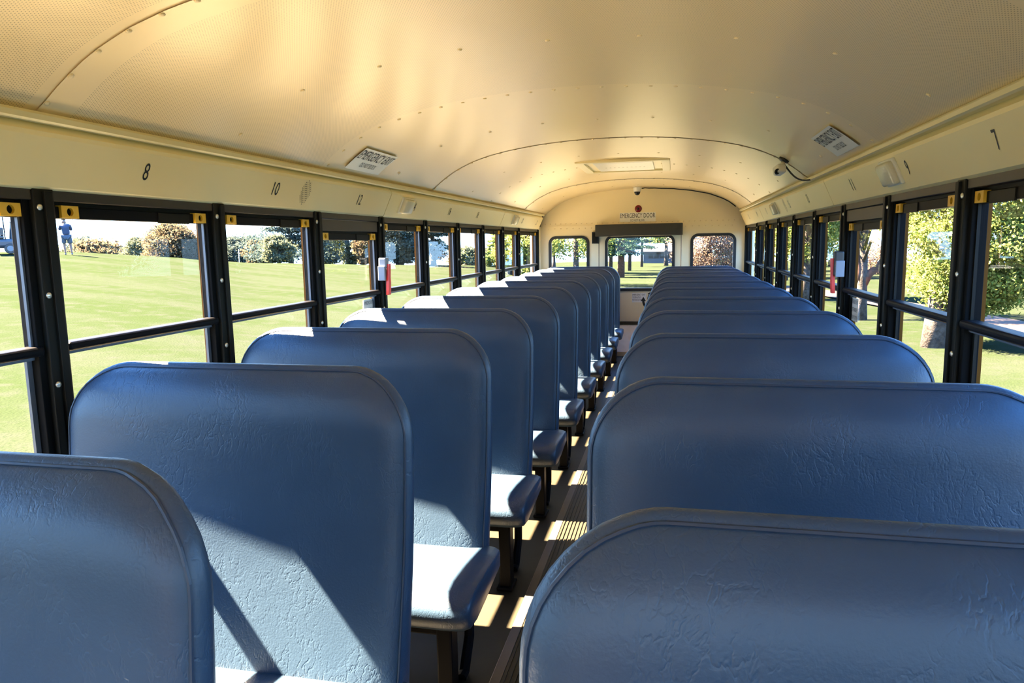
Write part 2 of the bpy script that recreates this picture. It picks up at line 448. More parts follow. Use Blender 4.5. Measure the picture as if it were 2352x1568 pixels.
for b in BOWS:
    if b < 1.0 or b > 8: continue
    n_ = 25
    for k in range(n_):
        s = -arc[-1]+0.05+(2*arc[-1]-0.10)*k/(n_-1)
        ceil_screw(s, b-0.022)
for b in BOWS[3:]:
    for k in range(9):
        ceil_screw(-1.05+0.2625*k, b+0.691+rnd.uniform(-.01, .01))
# outer roof skin so no daylight leaks through the seams
prof = [(x*1.06, z+0.06) for x, z in zip(reversed([-p for p in PX]), reversed(PZ))]+[(x*1.06, z+0.06) for x, z in zip(PX[1:], PZ[1:])]
prof = [(-1.195, 1.56)]+prof+[(1.195, 1.56)]
o = link('roof_skin', extrude_profile(prof, -2.95, YR+0.05, close=False), 'bus_yellow', CEIL)

# floor
FLOOR = link('floor', box_mesh(-1.18, 1.18, -2.9, YR, FZ-0.06, FZ), 'floor_rubber')
tag(FLOOR, 'olive tan rubber floor under the seats and along the aisle', kind='structure')
box('aisle_runner', -0.115, 0.145, -2.5, YR-0.02, FZ, FZ+0.004, 'aisle_rubber', FLOOR)
rib_me = box_mesh(-0.004, 0.004, -2.5, YR-0.03, 0, 0.004)
for k in range(16):
    link('floor_rib', rib_me, 'aisle_rubber', FLOOR).location = (-0.107+k*0.0163, 0, FZ+0.004)
for sgn, nm in ((-1, 'trim_1'), (1, 'trim_2')):
    o = box(nm, 0.015+sgn*0.145-0.016, 0.015+sgn*0.145+0.016, -2.5, YR-0.02, FZ+0.0005, FZ+0.007, 'aluminium', None, 0.002)
    tag(o, 'worn metal strip along the %s edge of the ribbed aisle' % ('left' if sgn < 0 else 'right'), kind='structure')

# side walls with posts and windows
POST_L = [1.474+0.691*k for k in range(-6, 9)]+[8.03]
POST_R = [1.512+0.696*k for k in range(-6, 9)]+[8.12]
def latch_mesh(sgn):
    """yellow latch block with a round finger hole, facing the aisle; origin at centre of its face; sgn is the wall side"""
    bm = bmesh.new(); w2, h2, d = 0.027, 0.0155, 0.02; N = 16
    circ = [(0.0105*math.cos(2*math.pi*k/N), 0.0105*math.sin(2*math.pi*k/N)) for k in range(N)]
    rect = []
    for k in range(N):
        a = 2*math.pi*k/N; c, s = math.cos(a), math.sin(a)
        q = min(w2/abs(c) if abs(c) > 1e-6 else 9, h2/abs(s) if abs(s) > 1e-6 else 9)
        rect.append((math.copysign(w2, c), math.copysign(h2, s)) if k in (1, 7, 9, 15) else (c*q, s*q))
    L = lambda pts, x: [bm.verts.new((x*sgn, p[0], p[1])) for p in pts]
    r0, c0, c1, r1 = L(rect, 0), L(circ, 0), L(circ, 0.013), L(rect, d)
    for A, B in ((r0, c0), (c0, c1), (r0, r1)):
        for k in range(N): bm.faces.new((A[k], A[(k+1) % N], B[(k+1) % N], B[k]))
    f = bm.faces.new(c1); f.material_index = 1
    bm.faces.new(r1)
    me = to_mesh(bm); me.materials.append(MATS['yellow_latch']); me.materials.append(MATS['hole']); return me
LATCH = {s: latch_mesh(s) for s in (-1, 1)}
wscrew = lathe_mesh([(0.008, 0), (0.008, 0.003), (0.005, 0.005), (0.0001, 0.0052)], 10)
ORD = ['first', 'second', 'third', 'fourth', 'fifth', 'sixth', 'seventh', 'eighth', 'ninth', 'tenth', 'eleventh', 'twelfth', 'thirteenth', 'fourteenth', 'fifteenth']
wcount = [0]
def side_wall(sgn, posts, exit_k, side):
    W = link('wall_'+side, box_mesh(min(sgn*1.16, sgn*1.19), max(sgn*1.16, sgn*1.19), -2.9, YR, FZ-0.05, 0.78), 'cream_wall')
    tag(W, 'cream bus side wall below the %s-hand row of windows with black posts' % side, kind='structure')
    box('wall_top_rail', sgn*1.15, sgn*1.19, -2.9, YR, 1.53, 1.60, 'dark_board', W)
    sill = box('sill', sgn*1.125, sgn*1.19, -2.9, 8.03, 0.775, 0.79, 'black_frame', W)
    box('corner_wall', sgn*1.125, sgn*1.22, posts[-1]+0.01, YR, FZ, 1.56, 'cream_wall', W, 0.004)
    for i, y in enumerate(posts):
        last = i == len(posts)-1
        hw = 0.034 if not last else 0.020
        P = box('post', sgn*1.125, sgn*1.178, y-hw, y+hw*0.76, 0.78, 1.530, 'black_frame', W, 0.003)
        box('post_ridge', sgn*1.117, sgn*1.128, y-hw*0.25, y+hw*0.45, 0.78, 1.525, 'black_frame', P, 0.002)
        box('exterior_trim', sgn*1.178, sgn*1.192, y-hw-0.006, y+hw*0.76+0.003, 0.70, 1.58, 'bus_yellow', P)
        if not last:
            for z in (1.486, 1.274, 1.053):
                s = link('screw', wscrew, 'screw_steel', P, smooth=True); s.location = (sgn*1.1255, y-0.020, z); s.rotation_euler = (0, -sgn*math.pi/2, 0)
    for i in range(len(posts)-1):
        y0, y1 = posts[i]+0.026, posts[i+1]-(0.034 if i < len(posts)-2 else 0.020)
        wcount[0] += 1
        ex = (i == exit_k)
        WN = empty('window_%d' % wcount[0], (sgn*1.17, (y0+y1)/2, 0.79), kind='structure')
        nvis = i-5 if sgn < 0 else i-5
        if ex: lb = 'emergency exit side window with red release handle on the %s wall' % side
        elif nvis >= 0: lb = '%s sliding bus window from the camera on the %s wall' % (ORD[nvis], side)
        else: lb = 'sliding bus window on the %s wall beside the camera, %s behind it' % (side, ORD[-nvis-1])
        tag(WN, lb)
        def part(nm, *a, **k):
            o = box(nm, *a, **k); o.data.transform(Matrix.Translation((-sgn*1.17, -(y0+y1)/2, -0.79))); o.parent = WN; return o
        zt = 1.445 if ex else 1.498
        for a, b in ((y0, y0+0.004), (y1-0.020, y1)):
            part('jamb', sgn*1.138, sgn*1.178, a, b, 0.79, 1.530, 'jamb_black', None, 0.002)
        part('jamb_seal', sgn*1.150, sgn*1.158, y1-0.026, y1-0.020, 1.15, zt-0.02, 'silver' if sgn < 0 else 'black_frame', None)  # seal and channel paler on the left, standing in for sky light
        part('lower_channel', sgn*1.160, sgn*1.168, y1-0.034, y1-0.020, 0.80, 1.128, 'silver' if sgn < 0 else 'black_frame', None)
        part('header', sgn*1.130, sgn*1.178, y0, y1, 1.503, 1.54, 'dark_board', None, 0.002)
        if ex:
            part('exit_header', sgn*1.134, sgn*1.178, y0+0.01, y1-0.01, 1.450, 1.500, 'dark_board', None, 0.002)
        part('recess_strip', sgn*1.160, sgn*1.178, y0, y1, zt-0.012, zt+0.008, 'black_frame', None)
        part('top_rail', sgn*1.150, sgn*1.172, y0+0.004, y1-0.020, zt-0.036, zt-0.006, 'black_metal', None, 0.002)
        part('rail_grip', sgn*1.146, sgn*1.152, y0+0.62*(y1-y0), y1-0.10, zt-0.039, zt-0.008, 'black_frame', None, 0.001)
        for yy in (y0+(0.062 if sgn < 0 else 0.085), y1-0.020-0.028):
            o = link('latch', LATCH[sgn], None, WN); o.location = (sgn*1.142-sgn*1.17, yy-(y0+y1)/2, zt-0.019-0.79)
        part('sash_bar', sgn*1.128, sgn*1.176, y0+0.006, y1-0.006, 1.128, 1.152, 'black_metal', None, 0.009, 3)
        part('sash_foot', sgn*1.150, sgn*1.172, y0+0.004, y1-0.020, 1.119, 1.130, 'silver', None)
        part('upper_pane', sgn*1.160, sgn*1.163, y0+0.002, y1-0.018, 1.14, zt-0.02, 'window_glass', None)
        part('lower_pane', sgn*1.170, sgn*1.173, y0+0.002, y1-0.018, 0.79, 1.145, 'window_glass', None)
        if ex:
            yh = y1-0.010
            if sgn > 0: yh = y1-0.008
            part('handle_housing', sgn*1.085, sgn*1.128, yh-0.022, yh+0.022, 1.262 if sgn < 0 else 1.205, 1.318, 'grey_plastic' if sgn < 0 else 'black_plastic', None, 0.008, 3)
            part('handle_bracket', sgn*1.090, sgn*1.128, yh-0.032, yh-0.016, 1.200, 1.275, 'grey_plastic', None, 0.003)
            bm = bmesh.new()
            pr = [(-0.012, 1.285), (0.012, 1.285), (0.013, 1.21), (0.019, 1.19), (0.019, 1.125), (-0.014, 1.125), (-0.014, 1.19), (-0.012, 1.21)]
            f1 = [bm.verts.new((sgn*(1.074+(1.285-z)*0.05), yh+p+0.004, z)) for p, z in pr]; f2 = [bm.verts.new((sgn*(1.088+(1.285-z)*0.05), yh+p+0.004, z)) for p, z in pr]
            bm.faces.new(f1); bm.faces.new(f2)
            for k in range(8): bm.faces.new((f1[k], f1[(k+1) % 8], f2[(k+1) % 8], f2[k]))
            lv = link('handle_lever', to_mesh(bm), 'red_plastic', WN); lv.data.transform(Matrix.Translation((-sgn*1.17, -(y0+y1)/2, -0.79)))
            tag(lv, 'red lever')
            ys = y1-0.085 if sgn < 0 else y1-0.085
            def on_glass(u, v, q, e=0.001):
                return (sgn*(1.1695-e)-sgn*1.17, ys+(u if sgn < 0 else -u)-(y0+y1)/2, 1.055+v-0.79)
            st = link('exit_sticker', grid_patch(0.115, 0.105, 1, 1, on_glass), 'sticker_white', WN)
            for tx, hh, zz in (('EMERGENCY EXIT', 0.018, 0.035), ('LIFT HANDLE ^', 0.018, 0.0), ('PUSH TO OPEN', 0.018, -0.035)):
                text_on('exit_lettering', tx, 0.10, hh, lambda u, v, q, zz=zz: on_glass(u, v+zz, q, 0.002), 'print_black', st)
    return W
WL = side_wall(-1, POST_L, 8, 'left')
WR = side_wall(1, POST_R, 8, 'right')

# cove panels above the windows
COVE = [(1.165, 1.545), (1.150, 1.529), (1.132, 1.527), (1.118, 1.535), (1.112, 1.548), (1.068, 1.645), (1.067, 1.656), (1.088, 1.684), (1.12, 1.684), (1.16, 1.60)]
def cove_face(sgn, v, e):
    """point on the sloping face; v is height above its mid line"""
    zmid, zlo, zhi = 1.598, 1.548, 1.645
    t = (zmid+v-zlo)/(zhi-zlo); x = 1.112+(1.068-1.112)*t
    return sgn*(x-e*0.91), zmid+v-e*0.41
def cove(sgn, joints, side, ids):
    T = empty('trim_%d' % ids, (0, 0, 0), 'cream light panel running above the %s windows with row numbers' % side, kind='structure')
    for a, b in zip(joints, joints[1:]):
        me = extrude_profile([(sgn*x, z) for x, z in COVE], a+0.0035, b-0.0035)
        link('cover_panel', me, 'cream', T)
    rail = [(1.10, 1.676), (1.058, 1.674), (1.050, 1.678), (1.049, 1.690), (1.055, 1.697), (1.10, 1.70)]
    link('ceiling_rail', extrude_profile([(sgn*x, z) for x, z in rail], joints[0], joints[-1]), 'cream_rail', T)
    back = [(1.10, 1.60), (1.13, 1.555), (1.165, 1.56), (1.165, 1.72), (1.09, 1.69)]
    link('backing_strip', extrude_profile([(sgn*(x+0.012), z) for x, z in back], joints[0], joints[-1]), 'dark_board', T)
    return T
TL = cove(-1, [-2.9, -0.9, 0.95, 3.555, 6.155, 8.03], 'left', 3)
TR = cove(1, [-2.9, -0.9, 1.15, 3.76, 6.47, 8.10], 'right', 4)
def number(sgn, body, y, T, wd=0.026, h=0.046):
    d = 1 if sgn < 0 else -1
    def fn(u, v, q):
        x, z = cove_face(sgn, v, 0.0012); return (x, y+d*u, z)
    text_on('row_number', body, wd*len(body)*0.8, h, fn, 'print_black', T)
for b, y in (('8', 1.785), ('10', 2.465), ('12', 3.205), ('14', 3.945), ('16', 4.62), ('18', 5.32), ('20', 7.00), ('22', 7.75)): number(-1, b, y, TL)
for b, y in (('7', 1.905), ('9', 2.555), ('11', 3.28), ('13', 4.30), ('15', 4.95), ('17', 6.10), ('19', 6.75), ('21', 7.45)): number(1, b, y, TR)
def speaker(sgn, y, T):
    N = 0; d = 1
    bm = bmesh.new()
    for i in range(-3, 4):
        for j in range(-6, 7):
            u, v = i*0.011+(0.0055 if j % 2 else 0), j*0.0075
            if (u/0.040)**2+(v/0.046)**2 > 1: continue
            x, z = cove_face(sgn, v, 0.0008)
            vs = []
            for k in range(6):
                a = 2*math.pi*k/6; xx, zz = cove_face(sgn, v+0.0023*math.sin(a), 0.0008); vs.append(bm.verts.new((xx, y+u+0.0023*math.cos(a), zz)))
            bm.faces.new(vs)
    o = link('speaker_holes', to_mesh(bm), 'print_black', T); tag(o, kind='stuff')
speaker(-1, 2.685, TL); speaker(1, 5.13, TR)
def dome_light(sgn, y, label):
    x, z = cove_face(sgn, 0.0, 0.0)
    L = empty('dome_light', (x, y, z), label, 'lamp', 'interior dome lights')
    ang = sgn*math.atan2(0.044, 0.097)
    b = link('base_plate', box_mesh(-0.006, 0.006, -0.085, 0.085, -0.047, 0.047, 0.004), 'white_plastic', L)
    lens = link('lens', box_mesh(-0.014, 0.014, -0.075, 0.060, -0.040, 0.040, 0.010, 3), 'lens_plastic', L, smooth=True)
    sw = link('switch_cover', box_mesh(-0.010, 0.010, 0.062, 0.080, -0.038, 0.038, 0.003), 'white_plastic', L)
    for o, off in ((b, 0.004), (lens, 0.018), (sw, 0.012)):
        o.rotation_euler = (0, -ang, 0); o.location = (-sgn*off*0.91, 0, -off*0.41)
dome_light(-1, 3.80, 'flat cream dome light beside row number 14 on the left panel')
dome_light(1, 2.72, 'boxy dome light with ribbed lens beside row number 9 on the right panel')
dome_light(1, 5.57, 'small white dome light far along the right panel near the speaker holes')
dome_light(-1, 6.63, 'small white dome light near the rear end of the left panel')

# ------------------------------------------------------------------ rear wall
def rr_loop(x0, x1, z0, z1, R, k=7):
    pts = []
    for cx, cz, a0 in ((x1-R, z1-R, 0), (x0+R, z1-R, 90), (x0+R, z0+R, 180), (x1-R, z0+R, 270)):
        for i in range(k+1):
            a = math.radians(a0+90*i/k); pts.append((cx+R*math.cos(a), cz+R*math.sin(a)))
    return pts
def sheet_with_hole(outer, inner, y, t):
    bm = bmesh.new(); es = []
    for loop in (outer, inner):
        if not loop: continue
        vs = [bm.verts.new((x, y, z)) for x, z in loop]
        es += [bm.edges.new((vs[i], vs[(i+1) % len(vs)])) for i in range(len(vs))]
    r = bmesh.ops.triangle_fill(bm, use_beauty=True, use_dissolve=False, edges=es)
    ext = bmesh.ops.extrude_face_region(bm, geom=bm.faces[:])
    for v in [g for g in ext['geom'] if isinstance(g, bmesh.types.BMVert)]: v.co.y += t
    return to_mesh(bm)
def ring_mesh(outer, inner, y0, y1, bev=0.004):
    bm = bmesh.new(); n = len(outer)
    A = [bm.verts.new((x, y0, z)) for x, z in outer]; B = [bm.verts.new((x, y0, z)) for x, z in inner]
    C = [bm.verts.new((x, y1, z)) for x, z in outer]; D = [bm.verts.new((x, y1, z)) for x, z in inner]
    for P, Q in ((A, B), (B, D), (D, C), (C, A)):
        for i in range(n): bm.faces.new((P[i], P[(i+1) % n], Q[(i+1) % n], Q[i]))
    return to_mesh(bm)
SEAM = 1.563
WREAR = empty('wall_rear', (0, YR, FZ), 'cream rear wall of the bus around the emergency door', kind='structure')
def rear_child(name, me, m, parent=None, smooth=False):
    o = link(name, me, m, parent or WREAR, smooth); me.transform(Matrix.Translation((0, -YR, -FZ))); return o
up = [(-1.13, SEAM)]+[(-x, z) for x, z in zip(reversed(PX), reversed(PZ))][:-1]+[(x, z) for x, z in zip(PX, PZ)]+[(1.13, SEAM)]
bm = bmesh.new(); bm.faces.new([bm.verts.new((x, YR, z+(0.02 if z > 1.6 else 0))) for x, z in up])
rear_child('upper_wall_panel', to_mesh(bm), 'cream_wall')
rear_child('back_skin', box_mesh(-1.22, 1.22, YR+0.02, YR+0.05, 1.53, 2.03), 'bus_yellow')
def rear_window(idx, x0, x1, z0, z1, outer, parent, label, R=0.085):
    W = empty('window_%d' % idx, (0, YR, FZ), label, kind='structure')
    g0 = rr_loop(x0, x1, z0, z1, R); g1 = rr_loop(x0+0.032, x1-0.032, z0+0.032, z1-0.032, R-0.03)
    gk = link('gasket', ring_mesh(g0, g1, YR-0.016, YR+0.03), 'rubber', W)
    pn = sheet_with_hole(rr_loop(x0+0.02, x1-0.02, z0+0.02, z1-0.02, R-0.02), None, YR+0.008, 0.004)
    p = link('pane', pn, 'window_glass', W)
    for o in (gk, p): o.data.transform(Matrix.Translation((0, -YR, -FZ)))
    hole = rr_loop(x0+0.015, x1-0.015, z0+0.015, z1-0.015, R-0.015)
    return hole
hl = rear_window(wcount[0]+1, -1.034, -0.564, 0.93, 1.452, None, WREAR, 'rounded rear window to the left of the emergency door')
hr = rear_window(wcount[0]+2, 0.551, 1.036, 0.93, 1.452, None, WREAR, 'rounded rear window to the right of the emergency door')
rect = lambda a, b, c, d: [(a, c), (b, c), (b, d), (a, d)]
rear_child('lower_wall_panel', sheet_with_hole(rect(-1.16, -0.459, FZ-0.05, SEAM), hl, YR-0.004, 0.03), 'cream_wall')
rear_child('lower_wall_panel', sheet_with_hole(rect(0.455, 1.16, FZ-0.05, SEAM), hr, YR-0.004, 0.03), 'cream_wall')
rear_child('seam_lip', box_mesh(-1.12, 1.12, YR-0.007, YR, SEAM-0.003, SEAM+0.004), 'cream_wall')
rear_child('door_gap', box_mesh(-0.46, 0.456, YR+0.028, YR+0.04, FZ, 0.83), 'black_frame')
for x in (-0.4585, 0.4545):
    rear_child('door_gap', box_mesh(x-0.005, x+0.005, YR-0.003, YR+0.03, FZ, 1.56), 'black_frame')
rear_child('door_gap', box_mesh(-0.46, 0.456, YR+0.0, YR+0.03, 1.535, SEAM-0.004), 'black_frame')
riv = lathe_mesh([(0.0058, 0), (0.005, 0.002), (0.0001, 0.003)], 8)
def rivet(x, z):
    o = link('rivet', riv, 'screw_cream', WREAR, smooth=True); o.location = (x, -0.0045, z-FZ); o.rotation_euler = (math.pi/2, 0, 0)
for k in range(37): rivet(-1.07+k*2.14/36, SEAM+0.026)
for k in range(8): rivet(-1.03+k*0.07, SEAM-0.028); rivet(0.50+k*0.07, SEAM-0.028)
DOOR = empty('door_1', (0, YR, FZ), 'cream rear emergency door with a large black-gasketed window', kind='structure')
def door_child(name, me, m, smooth=False, parent=None):
    o = link(name, me, m, parent or DOOR, smooth); me.transform(Matrix.Translation((0, -YR, -FZ))); return o
dg0 = rr_loop(-0.388, 0.386, 0.822, 1.450, 0.085)
door_child('door_leaf', sheet_with_hole(rect(-0.4525, 0.4485, 0.475, 1.535), rr_loop(-0.373, 0.371, 0.837, 1.435, 0.07), YR-0.002, 0.03), 'cream_wall')
door_child('gasket', ring_mesh(dg0, rr_loop(-0.356, 0.354, 0.854, 1.418, 0.055), YR-0.016, YR+0.03), 'rubber')
door_child('pane', sheet_with_hole(rr_loop(-0.368, 0.366, 0.842, 1.430, 0.065), None, YR+0.008, 0.004), 'window_glass')
door_child('kick_rail', box_mesh(-0.4525, 0.4485, YR-0.03, YR+0.02, 0.445, 0.474, 0.004), 'dark_board')
door_child('lower_panel', box_mesh(-0.4525, 0.4485, YR-0.012, YR+0.02, 0.17, 0.445), 'step_white')
bm = bmesh.new(); sl = [(YR-0.012, 0.443), (YR-0.26, 0.160), (YR-0.26, FZ+0.001), (YR-0.012, FZ+0.001)]
f1 = [bm.verts.new((-0.30, y, z)) for y, z in sl]; f2 = [bm.verts.new((0.33, y, z)) for y, z in sl]
bm.faces.new(f1); bm.faces.new(f2)
for k in range(4): bm.faces.new((f1[k], f1[(k+1) % 4], f2[(k+1) % 4], f2[k]))
door_child('sloping_step', to_mesh(bm), 'step_white')  # slope added at the door foot so its face catches more light
door_child('sill_plate', box_mesh(-0.4525, 0.4485, YR-0.02, YR+0.02, FZ, 0.168, 0.003), 'floor_rubber')
def door_face(cx, cz, e=0.0005):
    return lambda u, v, q: (cx+u, -0.002-e, cz+v-FZ)
st = link('exit_label', grid_patch(0.155, 0.105, 1, 1, door_face(-0.005, 0.745)), 'sticker_clear', DOOR)
for tx, ww, zz in (('EMERGENCY EXIT', 0.145, 0.033), ('TO OPEN LIFT UP', 0.09, 0.004), ('PUSH DOOR OUTWARD', 0.115, -0.025)):
    text_on('label_lettering', tx, ww, 0.020, door_face(-0.005-(0.145-ww)/2, 0.745+zz, 0.0012), 'print_black', st)
def arrow(cx, cz, rot):
    bm = bmesh.new(); pts = []
    R, w_ = 0.085, 0.013
    for k in range(9):
        a = math.radians(180+55*k/8); pts.append((R*math.cos(a), R*math.sin(a)))
    inn = [(x*(1-w_/R), z*(1-w_/R)) for x, z in pts]; out = [(x*(1+w_/R), z*(1+w_/R)) for x, z in pts]
    tip = [(-R-0.03, 0.0), (-R+0.0, 0.05), (-R+0.03, 0.0)]
    poly = list(reversed(inn))+[tip[2], tip[1], tip[0]]+out
    c, s = math.cos(rot), math.sin(rot)
    bm.faces.new([bm.verts.new((cx+(x+R)*c-z*s, -0.0032, cz+(x+R)*s+z*c-FZ)) for x, z in poly])
    link('arrow_decal', to_mesh(bm), 'print_black', DOOR)
arrow(0.045, 0.705, 0.0); arrow(0.115, 0.775, -0.55)

# things on the rear wall
PAD = box('door_header_pad', -0.488, 0.466, YR-0.11, YR-0.005, 1.437, 1.569, 'pad_vinyl', None, 0.008, 3)
tag(PAD, 'dark padded bumper over the emergency door', 'bumper pad')
bb = empty('door_switch_box', (-0.495, YR-0.004, 1.36), 'small black switch box left of the emergency door', 'switch box')
o = link('housing', box_mesh(-0.036, 0.036, -0.05, 0.0, 0, 0.13, 0.003), 'black_plastic', bb)
o = link('cap', box_mesh(-0.030, 0.030, -0.054, -0.05, 0.01, 0.12, 0.002), 'black_frame', bb)
SG = empty('door_sign', (-0.025, YR-0.001, 1.645), 'white EMERGENCY DOOR sign above the door bumper', 'sign')
link('plate', box_mesh(-0.198, 0.198, -0.002, 0, -0.05, 0.05), 'sticker_clear', SG)
flat = lambda dz: (lambda u, v, q: (u, -0.003, v+dz))
text_on('lettering', 'EMERGENCY DOOR', 0.385, 0.050, flat(0.018), 'print_black', SG)
text_on('lettering', 'DO NOT BLOCK', 0.155, 0.024, flat(-0.034), 'print_black', SG)
RL = empty('warning_lamp', (-0.018, YR, 1.737), 'round red warning lamp above the EMERGENCY DOOR sign', 'lamp')
o = link('lens', lathe_mesh([(0.040, 0), (0.039, 0.006), (0.030, 0.012), (0.016, 0.014), (0.014, 0.010), (0.0001, 0.009)], 24), 'red_lens', RL, smooth=True); o.rotation_euler = (math.pi/2, 0, 0)
o = link('center_cap', lathe_mesh([(0.013, 0.0), (0.012, 0.012), (0.0001, 0.014)], 14), 'black_plastic', RL, smooth=True); o.rotation_euler = (math.pi/2, 0, 0); o.location = (0, -0.002, 0)
DC_ = empty('dome_camera', (-0.02, 7.98, ceil_z(0.02)-0.004), 'white dome security camera on the ceiling above the rear door', 'camera')
link('mount', lathe_mesh([(0.046, 0.0), (0.046, -0.006), (0.043, -0.008), (0.040, -0.045), (0.034, -0.05), (0.0001, -0.05)], 20), 'white_plastic', DC_, smooth=True)
link('dome', lathe_mesh([(0.033, -0.05), (0.031, -0.064), (0.024, -0.077), (0.012, -0.085), (0.0001, -0.087)], 20), 'glass_dark', DC_, smooth=True)
pts = [(0.03, 7.98, ceil_z(0.03)-0.02), (0.06, 8.02, ceil_z(0.06)-0.012), (0.10, 8.08, ceil_z(.1)-0.012)]
for k in range(1, 15):
    x = 0.10+k*0.0655; pts.append((x, 8.12, ceil_z(x)-0.010+0.002*math.sin(k*2.1)))
o = tube('camera_cable', pts, 0.0055, 'cable_black', None, 6)
tag(o, 'black cable running from the dome camera along the rear roof edge', 'cable')

# roof hatch
HT = empty('roof_hatch', (0.0, 5.62, 1.962), 'cream roof escape hatch frame in the middle of the ceiling', 'hatch')
def on_ceil(y_):
    return lambda u, v, q: (u, v, ceil_z(u)-1.962-0.012-q)
hx, hy = 0.335, 0.40
for a, b, c, d in ((-hx, hx, -hy, -hy+0.05), (-hx, hx, hy-0.05, hy), (-hx, -hx+0.06, -hy+0.05, hy-0.05), (hx-0.06, hx, -hy+0.05, hy-0.05)):
    o = link('hatch_frame', box_mesh(a, b, c, d, -0.026, -0.004, 0.005), 'cream_rail', HT)
link('hatch_lid', box_mesh(-hx+0.06, hx-0.06, -hy+0.05, hy-0.05, -0.012, -0.004), 'cream', HT)
link('lid_liner', box_mesh(-hx+0.12, hx-0.12, -hy+0.10, hy-0.10, -0.022, -0.012, 0.004), 'sticker_white', HT)
text_on('hatch_lettering', '- - - - - - - - - -', 0.30, 0.012, lambda u, v, q: (u, v+0.02, -0.0228), 'print_black', HT)

# EMERGENCY EXIT stickers on the ceiling curve
def ceil_sticker(sx_, y_, sgn, label):
    s0 = arc_of(sx_)
    d = 1 if sgn < 0 else -1
    def fn(u, v, q, e=0.008):
        s = s0-sgn*(v)
        x, z, nx, nz = ceil_at(s); return (x+nx*e, y_+d*u, z+nz*e)
    S = tag(link('exit_sign_sticker', grid_patch(0.36, 0.135, 1, 8, fn), 'sticker_white'), label, 'sticker')
    text_on('sticker_lettering', 'EMERGENCY EXIT', 0.345, 0.055, lambda u, v, q: fn(u, v+0.028, q, 0.0095), 'print_black', S)
    text_on('sticker_lettering', 'DO NOT BLOCK', 0.16, 0.026, lambda u, v, q: fn(u, v-0.030, q, 0.0095), 'print_black', S)
ceil_sticker(-0.985, 3.12, -1, 'white EMERGENCY EXIT sticker on the left side of the ceiling')
ceil_sticker(0.985, 3.13, 1, 'white EMERGENCY EXIT sticker on the right side of the ceiling')

# bullet camera on the right of the ceiling
x, z, nx, nz = ceil_at(arc_of(0.935))
BC = empty('bullet_camera', (x, 4.12, z), 'white security camera hanging from the right side of the ceiling', 'camera')
o = link('mount_plate', lathe_mesh([(0.028, 0), (0.028, -0.012), (0.02, -0.016), (0.0001, -0.016)], 16), 'black_plastic', BC, smooth=True); o.rotation_euler = (0, math.atan2(-nx, -nz), 0)
link('arm', tube_mesh([(0, 0, -0.008), (-0.01, -0.01, -0.028), (-0.018, -0.02, -0.045)], 0.011, 8), 'white_plastic', BC, smooth=True)
body = link('camera_body', box_mesh(-0.025, 0.025, -0.030, 0.030, -0.024, 0.024, 0.011, 3), 'white_plastic', BC, smooth=True); body.location = (-0.026, -0.022, -0.058); body.rotation_euler = (-0.35, 0.1, 0.45)
ln = link('camera_lens', lathe_mesh([(0.016, 0), (0.016, 0.006), (0.010, 0.007), (0.009, 0.003), (0.0001, 0.003)], 16), 'glass_dark', BC, smooth=True); ln.location = (-0.042, -0.049, -0.067); ln.rotation_euler = (math.pi/2+0.45, 0, 0.55)
p0 = Vector((x-0.005, 4.12, z-0.02)); p3 = Vector((1.052, 4.02, 1.678))
pts = [p0.lerp(p3, t)+Vector((0, 0, -0.035*math.sin(math.pi*t))) for t in [k/10 for k in range(11)]]
tag(tube('camera_wire', pts, 0.0045, 'cable_black', None, 6), 'black wire drooping from the right ceiling camera to the panel', 'wire')

# front bulkhead behind the camera
WF = link('wall_front', box_mesh(-1.2, 1.2, -2.95, -2.9, FZ-0.05, 0.95), 'cream_wall')
tag(WF, 'low cream bulkhead below the windscreen', kind='structure')
box('windscreen_header', -1.2, 1.2, -2.95, -2.9, 1.62, 2.0, 'cream_wall', WF)
box('windscreen_pillar', -0.05, 0.05, -2.95, -2.9, 0.95, 1.62, 'black_frame', WF)

